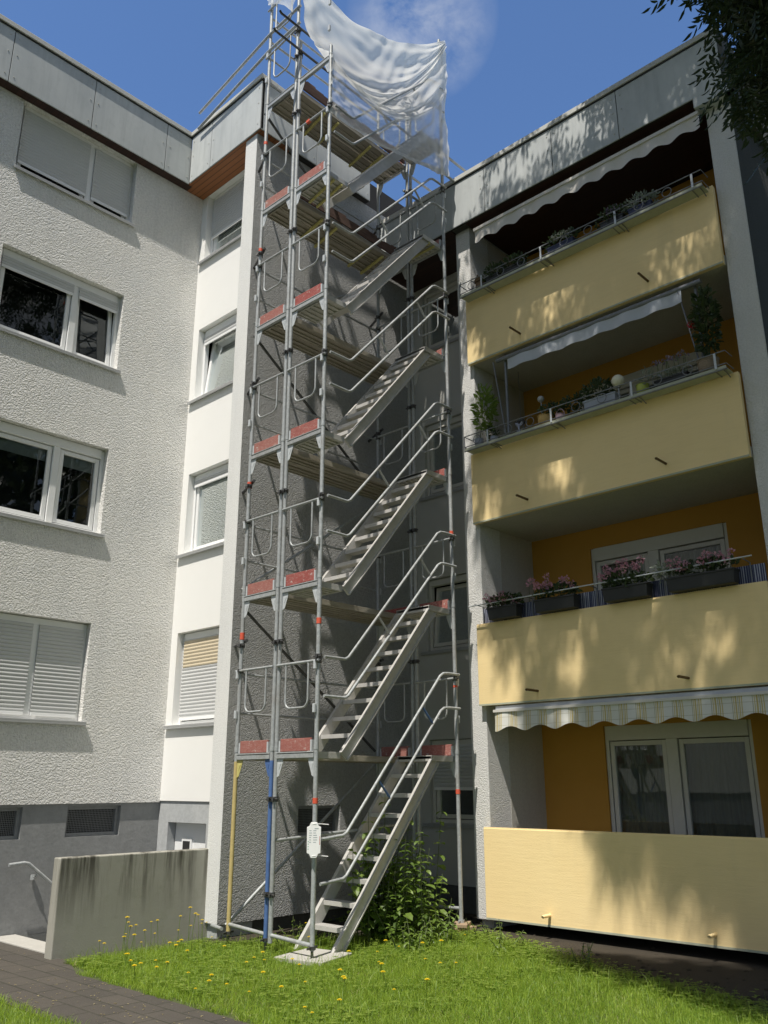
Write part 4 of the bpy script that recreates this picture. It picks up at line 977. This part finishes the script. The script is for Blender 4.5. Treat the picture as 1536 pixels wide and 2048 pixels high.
m = MB(); m.lathe((10.7, 7.10, 7.0), [(.09, 0), (.09, .02)], 6); m.lathe((10.7, 7.10, 7.28), [(.10, 0), (.02, .08)], 6)
for a in np.arange(0, 2 * PI, PI / 3): m.tube([(10.7 + .085 * math.cos(a), 7.10 + .085 * math.sin(a), 7.0), (10.7 + .085 * math.cos(a), 7.10 + .085 * math.sin(a), 7.29)], .006, 5)
m.tube([(10.7, 7.10, 7.36), (10.7, 7.10, 8.17)], .004, 5); m.build('frame', 'dark_iron', ln)
m = MB(); m.lathe((10.7, 7.10, 7.02), [(.03, 0), (.03, .13)], 10); m.build('candle', 'globe', ln)
# ================================================================== SHRUB and WEEDS
def shoot(m, ms, base, h, lean, n, L, W):
    b = Vector(base); top = b + Vector((lean[0], lean[1], h)); mid = b.lerp(top, .5) + Vector((random.uniform(-.05, .05), random.uniform(-.05, .05), 0))
    ms.tube([b, mid, top], [.008, .006, .003], 5)
    for i in range(n):
        f = .18 + .82 * i / n; p = b.lerp(mid, f * 2) if f < .5 else mid.lerp(top, f * 2 - 1)
        a = i * 1.57 + random.uniform(-.4, .4)
        for sgn in (0, PI):
            d = Vector((math.cos(a + sgn), math.sin(a + sgn), random.uniform(-.7, .25))); l = L * random.uniform(.65, 1.15) * (1 - .45 * f)
            m.leaf(p, d, Vector((0, 0, 1)) + rv() * .3, l, W * l / L, .18)
shr = thing('shrub', (8.55, 8.2, 0), 'leafy green shrub growing behind the lowest stair flight', 'shrub')
m, ms = MB(), MB()
for i in range(66):
    x = 8.58 + random.gauss(0, .23); y = 8.05 + random.gauss(0, .24); h = random.uniform(.4, 1.45) * (1 - .35 * min(1, abs(x - 8.55) / .8)); shoot(m, ms, (x, y, 0), h, (random.gauss(0, .16), random.gauss(-.05, .14)), 12, .14, .085)
m.build('leaves', 'bush_leaf', shr, norm=False); ms.build('stems', 'stem', shr)
m, ms = MB(), MB()
for (x, y, h, lx) in ((9.20, 7.80, 1.62, .08), (7.95, 8.0, 1.15, -.12), (8.45, 8.05, 1.75, .0), (8.15, 7.95, 1.3, 0), (8.9, 7.75, 1.05, .05), (8.6, 7.75, 1.2, 0), (9.05, 7.7, .75, .1), (8.75, 7.6, .6, 0), (8.5, 7.65, .8, -.05), (8.3, 8.1, 1.5, -.1), (9.0, 7.9, 1.3, 0), (8.8, 8.0, 1.5, .05)): shoot(m, ms, (x, y, 0), h, (lx, -.10), 10, .20, .125)
m.build('young_leaves', 'bright_leaf', shr, norm=False); ms.build('young_stems', 'stem', shr)
labs = ['bright clump of broad leaved weeds in front of the shrub', 'small leafy weed right of the shrub near the right post', 'low leafy weed by the wood blocks', 'tiny weed with dark leaves by the wall foot behind the blue post', 'thin bright weed under the first balcony, nearest the fin', 'small weed standing in the dirt under the middle of the balcony']
for i, (x, y, h, n, L, cnt) in enumerate(((8.25, 7.25, .34, 5, .12, 14), (8.85, 7.35, .5, 6, .12, 7), (9.35, 7.15, .22, 4, .07, 12), (7.55, 8.55, .3, 5, .07, 10), (9.05, 6.45, .3, 6, .09, 5), (8.75, 5.35, .24, 5, .07, 6))):
    t = thing('weed_plant', (x, y, 0), labs[i], 'weed'); m, ms = MB(), MB()
    for _ in range(cnt): shoot(m, ms, (x + random.gauss(0, .12), y + random.gauss(0, .10), 0), h * random.uniform(.6, 1.1), (random.gauss(0, .07), random.gauss(0, .07)), n, L, L * .45)
    m.build('leaves', 'bright_leaf' if i in (0, 1, 4) else 'ground_leaf', t, norm=False); ms.build('stems', 'stem', t)
# ================================================================== GRASS (stuff)
def blades(name, pts, H, W, lean, mat, label, cat):
    n = len(pts); h = H * RNG.uniform(.45, 1.25, n); a = RNG.uniform(0, 2 * PI, n); w = W * RNG.uniform(.6, 1.3, n)
    dx, dy = np.cos(a), np.sin(a); la = RNG.uniform(0, 2 * PI, n); ln_ = lean * RNG.uniform(.2, 1.3, n) * h
    lx, ly = np.cos(la) * ln_, np.sin(la) * ln_; P = np.array(pts); v = np.zeros((n, 5, 3))
    v[:, 0, 0] = P[:, 0] - dx * w / 2; v[:, 0, 1] = P[:, 1] - dy * w / 2; v[:, 1, 0] = P[:, 0] + dx * w / 2; v[:, 1, 1] = P[:, 1] + dy * w / 2
    v[:, 2, 0] = P[:, 0] + lx * .4 + dx * w * .4; v[:, 2, 1] = P[:, 1] + ly * .4 + dy * w * .4; v[:, 2, 2] = h * .6
    v[:, 3, 0] = P[:, 0] + lx * .4 - dx * w * .4; v[:, 3, 1] = P[:, 1] + ly * .4 - dy * w * .4; v[:, 3, 2] = h * .6
    v[:, 4, 0] = P[:, 0] + lx; v[:, 4, 1] = P[:, 1] + ly; v[:, 4, 2] = h * (1 - .25 * np.minimum(1, lean))
    me = bpy.data.meshes.new(name); me.vertices.add(5 * n); me.vertices.foreach_set('co', v.reshape(-1))
    b = np.arange(n)[:, None] * 5; loops = np.concatenate([b + np.array([0, 1, 2, 3]), b + np.array([3, 2, 4])], 1).reshape(-1)
    me.loops.add(7 * n); me.loops.foreach_set('vertex_index', loops.astype(np.int32)); me.polygons.add(2 * n)
    ls = (np.arange(n)[:, None] * 7 + np.array([0, 4])).reshape(-1); me.polygons.foreach_set('loop_start', ls.astype(np.int32))
    try: me.polygons.foreach_set('loop_total', np.tile([4, 3], n).astype(np.int32))
    except Exception: pass
    me.update(calc_edges=True); me.materials.append(M(mat)); o = bpy.data.objects.new(name, me); C.objects.link(o)
    return tag(o, label, cat, kind='stuff')
EDGE = [(9.55, 3, -3), ]
ox = [p_[0] for p_ in outline[:8]][::-1]; oy = [p_[1] for p_ in outline[:8]][::-1]
def in_lawn(x, y, wob):
    lim = np.interp(y, oy, ox) + wob
    ok = (x > 4.95 + .4 * wob) & (x < lim) & (y < 9.5)
    ok &= ~((y > 8.9) & (x < 5.1)); ok &= ~((x > 6.72) & (x < 7.46) & (y > 7.45) & (y < 8.05) & (wob > -9))
    ok &= ~((y > 7.75 + (9.3 - x) * .62) & (x > 6.9)); ok &= ~((y > 9.78 - .12 * 0) & (x > 5.0))
    return ok
def lowf(x, y): return np.sin(x * 2.3 + 1.3 * np.sin(y * 1.7)) * np.cos(y * 2.9 + .8 * np.sin(x * 2.1))
def field(n, seed, yr=(2.6, 9.78), xr=(4.9, 9.5)):
    r = np.random.default_rng(seed); x = r.uniform(*xr, n); y = r.uniform(*yr, n); wob = .10 * np.sin(y * 9) + .07 * np.sin(y * 23 + x) + r.normal(0, .05, n)
    k = in_lawn(x, y, wob); return x[k], y[k]
x, y = field(260000, 3); dens = .55 + .45 * lowf(x, y); k = RNG.uniform(0, 1, len(x)) < (.45 + .55 * dens); x, y = x[k], y[k]
blades('grass', np.stack([x, y], 1), .068, .0044, 1.0, 'grass_blade', 'lit green grass of the lawn in front of the scaffold', 'grass')
x, y = field(16000, 5); blades('tall_grass', np.stack([x, y], 1), .17, .0040, .6, 'grass_blade', 'taller loose grass stalks standing out of the lawn', 'grass')
r = np.random.default_rng(8); x = r.uniform(2.4, 3.95, 26000); y = r.uniform(4.5, 8.9, 26000); k = (x < 3.92 + r.normal(0, .03, len(x))); blades('grass', np.stack([x[k], y[k]], 1), .09, .0042, .8, 'grass_blade', 'patch of grass on the near left side of the paved path', 'grass')
# clover-like ground cover along the shaded edge, and between
m = MB(); cnt = 0
while cnt < 6000:
    if cnt < 3000: yy = random.uniform(2.8, 9.6); xx = float(np.interp(yy, oy, ox)) + random.gauss(-.08, .17)
    else: xx = random.uniform(5.1, 9.4); yy = random.uniform(5.2, 9.7)
    if cnt >= 3000 and (not in_lawn(np.array([xx]), np.array([yy]), np.array([0.]))[0] or lowf(xx * 1.4, yy * 1.3) < -0.15): continue
    if 6.7 < xx < 7.48 and 7.4 < yy < 8.1: continue
    cnt += 1; h = random.uniform(.015, .075); a = random.uniform(0, 6.3)
    for q in range(3):
        t = a + q * 2.1; m.leaf((xx, yy, h), (math.cos(t), math.sin(t), .25), (0, 0, 1), random.uniform(.022, .042), random.uniform(.018, .032), .1)
tag(m.build('ground_cover', 'ground_leaf', norm=False), 'low round leaved ground cover along the edge of the lawn', 'ground cover', kind='stuff')
# dry litter / pebbles on the bare earth
m = MB()
for _ in range(320):
    yy = random.uniform(2.6, 9.3); xx = float(np.interp(yy, oy, ox)) + abs(random.gauss(0, .7)) + .02
    r_ = random.uniform(.008, .03); m.lathe((xx, yy, .0), [(r_, 0), (r_ * 1.1, r_ * .5), (r_ * .4, r_ * .9)], 5)
tag(m.build('pebbles', 'bare_soil', norm=False), 'small stones scattered on the bare earth under the balconies', 'pebbles', kind='stuff')
x, y = field(9000, 12); k = lowf(x * 1.7 + 2, y * 1.5) > .1; blades('dry_grass', np.stack([x[k], y[k]], 1), .06, .004, 1.6, 'straw', 'dry straw coloured blades lying in the lawn', 'grass')
m = MB()
for _ in range(420):
    yy = random.uniform(5.6, 11.4); xx = random.uniform(3.9, 4.95) if yy < 8.9 else random.uniform(1.5, 5.15); q_ = random.uniform(.003, .010); a = random.uniform(0, 6)
    m.leaf((xx, yy, .016), (math.cos(a), math.sin(a), 0), (0, 0, 1), q_ * 3, q_ * 1.6, .2)
tag(m.build('leaf_litter', 'straw', norm=False), 'small dry litter scattered over the dark paved path', 'litter', kind='stuff')
# yellow flowers: individuals
def flower_proto(h, loc):
    t = thing('dandelion', loc, 'small yellow dandelion flower standing in the lawn', 'flower', 'yellow dandelions in the lawn')
    b = Vector(loc); top = b + Vector((.02, .01, h)); m = MB(); m.tube([b, b + Vector((.004, 0, h * .5)), top], .0022, 5); m.build('stem', 'bright_leaf', t, norm=False)
    m = MB()
    for k_ in range(3):
        for q in range(11):
            a = q * 2 * PI / 11 + k_ * .3; m.leaf(top, (math.cos(a), math.sin(a), .25 + k_ * .5), (0, 0, 1), .021 - k_ * .004, .009, .1)
    m.build('petals', 'yellow_petal', t, norm=False); return t
protos = [flower_proto(.13, (6.3, 7.1, 0)), flower_proto(.22, (5.9, 8.6, 0)), flower_proto(.34, (5.8, 9.45, 0))]
cnt = 0
fr_ = random.Random(21)
while cnt < 74:
    if cnt < 22: xx, yy, pr = fr_.uniform(5.25, 6.8), fr_.uniform(9.0, 9.7), protos[2 if fr_.random() < .6 else 1]
    else: xx, yy, pr = fr_.uniform(5.0, 8.8), fr_.uniform(5.6, 9.0), protos[0 if fr_.random() < .7 else 1]
    if not in_lawn(np.array([xx]), np.array([yy]), np.array([0.]))[0]: continue
    if cnt >= 22 and fr_.random() < (xx - 6.2) / 4: continue
    copy_thing(pr, (xx, yy, 0), fr_.uniform(0, 6.3), fr_.uniform(.7, 1.35)); cnt += 1
# ================================================================== TREE over the courtyard (casts the dapples, hangs into the top right corner)
SUN = Vector((1, .29, -2.05)).normalized()          # direction the light travels
TR_ = thing('tree', (3.2, -2.6, 0), 'large dark leafed tree whose branches hang in at the top right corner', 'tree')
def gapf(y, z):      # lit windows through the crown, measured on the balcony fronts (y, z)
    G = ((5.98, 8.72, .28, .55), (5.45, 8.5, .12, .2), (3.95, 8.7, .35, .36), (5.9, 5.9, .20, .5), (6.35, 6.3, .18, .3), (6.0, 3.45, .22, .5), (6.9, 3.3, .13, .3), (5.05, 3.5, .16, .42), (5.2, 3.05, .09, .18), (4.15, 3.55, .30, .42),
         (6.55, 11.2, .22, .45), (6.2, 11.0, .22, .42), (5.35, 11.15, .28, .45), (5.1, 10.9, .2, .3), (3.7, 11.0, .15, .3), (3.2, 9.0, .12, .3), (4.6, 4.9, .3, .2))
    return any(((y - a) / (c_ * 1.4 + .06)) ** 2 + ((z - b) / (d_ * 1.4 + .06)) ** 2 < 1 for a, b, c_, d_ in G)
edge_z = [-5, -4.1, -3.4, -2.46, -1.54, -.8, -.3, .2, 1.0, 1.3, 2.6, 3.2, 3.7, 4.1, 5.5, 5.8, 6.4, 8.0, 8.6, 9.3, 10.7, 11.8, 14]
edge_y = [2.9, 3.6, 4.4, 5.5, 6.1, 5.2, 3.8, 3.75, 4.5, 5.5, 6.6, 6.75, 7.2, 7.3, 7.05, 7.0, 7.55, 7.1, 7.0, 7.7, 6.75, 6.9, 6.8]
# camera frame planes; keep the shadow-placed crown out of view except the corner
F_ = Vector((math.cos(.3042) * math.cos(.75563), math.cos(.3042) * math.sin(.75563), math.sin(.3042))); Rr_ = Vector((math.sin(.75563), -math.cos(.75563), 0)); U_ = Rr_.cross(F_)
def frame_pos(p):
    d = Vector(p) - EYE; zc = d.dot(F_)
    if zc < .2: return (9, 9)
    return (d.dot(Rr_) / zc / .4434, d.dot(U_) / zc / .5912)
hang = [(.78, 1.02), (.86, .93), (.90, .84), (.95, .70), (1.03, .60)]
def ok_pos(p, rad=.35):
    a, b = frame_pos(p)
    if abs(a) > 1.12 or b > 1.10 or a == 9: return True
    if b < .5: return False
    xl = np.interp(-b, [-1.3, -1.02, -.93, -.84, -.70, -.55], [.74, .85, .89, .97, 1.10, 1.2])
    return a > xl
def sprays(cl, name, mat, par, leaflets=9, L=.115):
    """pinnate sprays: one mesh, many leaflets"""
    m = MB()
    for c_, R in cl:
        for _ in range(R):
            d = rv(); d.z = -abs(d.z) * .9 - .1 if random.random() < .75 else d.z; d.normalize(); base = Vector(c_) + rv() * .30 * random.random()
            ax = d; sd_ = ax.cross(Vector((0, 0, 1))); sd_ = sd_.normalized() if sd_.length > .01 else Vector((1, 0, 0)); ln_ = random.uniform(.22, .34)
            for q in range(leaflets):
                f = (q // 2 + 1) / (leaflets // 2 + 1); sg = 1 if q % 2 else -1
                pp = base + ax * ln_ * f - Vector((0, 0, .05 * f * f))
                dd = (ax * .75 + sd_ * sg * .8) if q < leaflets - 1 else ax
                m.leaf(pp, dd + Vector((0, 0, -.25)), ax.cross(sd_) + rv() * .3, L * random.uniform(.7, 1.15), L * .26, .15)
    return m.build(name, mat, par, norm=False)
cl = []
rr = random.Random(5); tries = 0
while len(cl) < 2000 and tries < 80000:
    tries += 1
    z = rr.uniform(-5.0, 12.0); ym = float(np.interp(z, edge_z, edge_y)); y = rr.uniform(-3.0, ym)
    if len(cl) < 1350 and y < 2.6: continue
    if gapf(y + rr.gauss(0, .05), z): continue
    zc = rr.uniform(13.2, 17.5); t = (zc - z) / 2.05; p = (BX - t, y - .29 * t, zc)
    if not ok_pos(p): continue
    cl.append((p, 6))
sprays(cl, 'crown', 'tree_leaf', TR_, 7, .15)
# hanging limb in the frame corner (nearer leaves)
cl2 = []
tries = 0
while len(cl2) < 230 and tries < 60000:
    tries += 1
    a = rr.uniform(.82, 1.15); b = rr.uniform(.74, 1.12); dist = rr.uniform(7.2, 8.8)
    xl = float(np.interp(-b, [-1.12, -1.0, -.93, -.89, -.84, -.79, -.72, -.66], [.79, .84, .92, .875, .90, .96, .99, 1.04]))
    if a < xl + rr.uniform(0, .05): continue
    d = F_ + Rr_ * (a * .4434) + U_ * (b * .5912); p = EYE + d * dist
    cl2.append((tuple(p), 5))
sprays(cl2, 'hanging_foliage', 'tree_leaf', TR_, 9, .115)
m = MB()
m.tube([(3.2, -2.6, 0), (3.25, -2.5, 2), (3.4, -2.2, 6), (3.9, -1.6, 11), (4.6, -.6, 14.5)], [.36, .30, .25, .2, .1], 14); m.build('trunk', 'bark', TR_, smooth=True)
m = MB()
for (a, b) in (((3.5, -2.0, 8), (7.2, .6, 13.6)), ((3.9, -1.6, 11), (3.6, 2.2, 14.5)), ((3.9, -1.6, 11), (7.9, 1.6, 15.5)), ((4.3, -1.0, 13), (5.6, 3.2, 15.2)), ((3.4, -2.2, 6.5), (9.0, .3, 11.6)), ((4.2, -1.2, 12.5), (1.5, 1.0, 15.5))):
    a = Vector(a); b = Vector(b); mid = a.lerp(b, .5) + Vector((0, 0, .6))
    if ok_pos(mid) and ok_pos(b): m.tube([a, a.lerp(mid, .6) + Vector((0, 0, .2)), mid, b], [.10, .08, .06, .025], 8)
m.build('branch', 'bark', TR_, smooth=True)
# trees standing across the courtyard (seen mirrored in the panes)
def bg_tree(x, y, h, r, lab, seed, n=4200):
    rn = random.Random(seed); t = thing('tree', (x, y, 0), lab, 'tree')
    m = MB(); m.tube([(x, y, 0), (x + .1, y, h * .5), (x, y + .2, h * .8)], [.28, .2, .08], 10); m.build('trunk', 'bark', t)
    m = MB()
    cs = [(rv() * rn.uniform(.35, .9)) for _ in range(70)]
    for i in range(n):
        q = cs[i % 70] + rv() * rn.uniform(.05, .24); p = Vector((x + q.x * r, y + q.y * r, h * .56 + q.z * h * .46)); m.leaf(p, rv(), rv(), rn.uniform(.3, .6), rn.uniform(.25, .4), .2)
    m.build('crown', 'tree_leaf', t, norm=False)
bg_tree(13.5, -5.0, 19, 6, 'broad dark tree across the courtyard beyond the right hand block', 1)
bg_tree(5.5, -12.0, 17, 6, 'broad dark tree standing behind the photographer', 2)
bg_tree(-14, 5, 15, 5.5, 'broad dark tree far to the left of the path', 3)
bg_tree(-11, -7, 17, 6, 'broad dark tree behind and left of the photographer', 4)
bg_tree(-17, 15, 14, 5, 'broad dark tree beyond the left end of the block', 5)
# ================================================================== LIGHT, SKY, CAMERA
el = math.atan2(2.05, math.hypot(1, .29)); az = math.atan2(-1, -.29)
wd = bpy.data.worlds.new('World'); scene.world = wd; wd.use_nodes = True; nt = wd.node_tree; bgd = nt.nodes['Background']
sky = nt.nodes.new('ShaderNodeTexSky'); sky.sky_type = 'NISHITA'; sky.sun_disc = False; sky.sun_elevation = el; sky.sun_rotation = az % (2 * PI)
sky.altitude = 200; sky.air_density = 1.0; sky.dust_density = .4; sky.ozone_density = 2.5
tc = nt.nodes.new('ShaderNodeTexCoord')
def nn(k, **kw):
    x = nt.nodes.new(k)
    for a, b in kw.items(): setattr(x, a, b)
    return x
cd = (F_ + Rr_ * ((845 - 768) / 1732) + U_ * ((1024 - 40) / 1732)).normalized()
dot = nn('ShaderNodeVectorMath', operation='DOT_PRODUCT'); nt.links.new(tc.outputs['Generated'], dot.inputs[0]); dot.inputs[1].default_value = cd
mr = nn('ShaderNodeMapRange'); mr.inputs['From Min'].default_value = .997; mr.inputs['From Max'].default_value = 1.0; nt.links.new(dot.outputs['Value'], mr.inputs['Value'])
mp = nn('ShaderNodeMapping'); mp.inputs['Scale'].default_value = (1, 1, 1.5); mp.inputs['Rotation'].default_value = (.3, .5, .8); nt.links.new(tc.outputs['Generated'], mp.inputs[0])
nz = nn('ShaderNodeTexNoise'); nz.inputs['Scale'].default_value = 16; nz.inputs['Detail'].default_value = 9; nz.inputs['Roughness'].default_value = .6; nz.inputs['Distortion'].default_value = .25; nt.links.new(mp.outputs[0], nz.inputs['Vector'])
cr = nn('ShaderNodeMapRange'); cr.inputs['From Min'].default_value = .40; cr.inputs['From Max'].default_value = .78; nt.links.new(nz.outputs['Fac'], cr.inputs['Value'])
mu = nn('ShaderNodeMath', operation='MULTIPLY'); nt.links.new(mr.outputs[0], mu.inputs[0]); nt.links.new(cr.outputs[0], mu.inputs[1])
mu2 = nn('ShaderNodeMath', operation='MULTIPLY'); nt.links.new(mu.outputs[0], mu2.inputs[0]); mu2.inputs[1].default_value = .7; mu2.use_clamp = True
tint = nn('ShaderNodeMix', data_type='RGBA', blend_type='MULTIPLY'); tint.inputs[0].default_value = 1; tint.inputs[7].default_value = (1.35, 1.63, 1.95, 1); nt.links.new(sky.outputs[0], tint.inputs[6])
mx = nn('ShaderNodeMix', data_type='RGBA'); nt.links.new(mu2.outputs[0], mx.inputs[0]); nt.links.new(tint.outputs[2], mx.inputs[6]); mx.inputs[7].default_value = (8.5, 8.8, 9.2, 1)
# unseen pale cloud added behind the camera to make the ambient light less blue
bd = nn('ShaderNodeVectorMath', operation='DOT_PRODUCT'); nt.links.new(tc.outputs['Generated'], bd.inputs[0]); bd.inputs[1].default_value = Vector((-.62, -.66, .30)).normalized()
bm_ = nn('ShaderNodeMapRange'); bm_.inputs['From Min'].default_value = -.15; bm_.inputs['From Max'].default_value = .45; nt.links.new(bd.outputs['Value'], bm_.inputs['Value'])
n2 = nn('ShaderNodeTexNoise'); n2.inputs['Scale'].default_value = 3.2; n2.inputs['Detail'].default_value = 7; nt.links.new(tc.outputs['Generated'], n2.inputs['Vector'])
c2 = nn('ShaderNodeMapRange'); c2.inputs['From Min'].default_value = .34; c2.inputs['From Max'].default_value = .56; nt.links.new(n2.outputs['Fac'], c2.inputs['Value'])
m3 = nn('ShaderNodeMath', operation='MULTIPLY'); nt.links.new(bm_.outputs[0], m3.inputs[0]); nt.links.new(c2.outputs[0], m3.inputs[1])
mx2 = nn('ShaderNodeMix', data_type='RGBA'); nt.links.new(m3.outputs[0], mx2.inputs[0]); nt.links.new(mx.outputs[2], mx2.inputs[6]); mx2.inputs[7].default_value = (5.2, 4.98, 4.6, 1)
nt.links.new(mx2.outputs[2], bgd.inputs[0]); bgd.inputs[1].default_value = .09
sl = bpy.data.lights.new('sun', 'SUN'); sl.energy = 5.6; sl.angle = math.radians(.53); sl.color = (1, .94, .85)
so = bpy.data.objects.new('sun', sl); C.objects.link(so); so.location = (0, 0, 30); so.rotation_euler = SUN.to_track_quat('-Z', 'Y').to_euler()
cam = bpy.data.cameras.new('camera'); co = bpy.data.objects.new('camera', cam); C.objects.link(co)
cam.sensor_fit = 'VERTICAL'; cam.sensor_height = 36; cam.lens = 1731.88 / 2048 * 36; cam.clip_end = 500; cam.clip_start = .05
roll = -.00163; R2 = Rr_ * math.cos(roll) + U_ * math.sin(roll); U2 = -Rr_ * math.sin(roll) + U_ * math.cos(roll)
mt = Matrix((R2, U2, -F_)).transposed().to_4x4(); mt.translation = EYE; co.matrix_world = mt
scene.camera = co
scene.view_settings.view_transform = 'Standard'; scene.view_settings.look = 'None'; scene.view_settings.exposure = 0
scene.cycles.max_bounces = 8; scene.cycles.transparent_max_bounces = 16
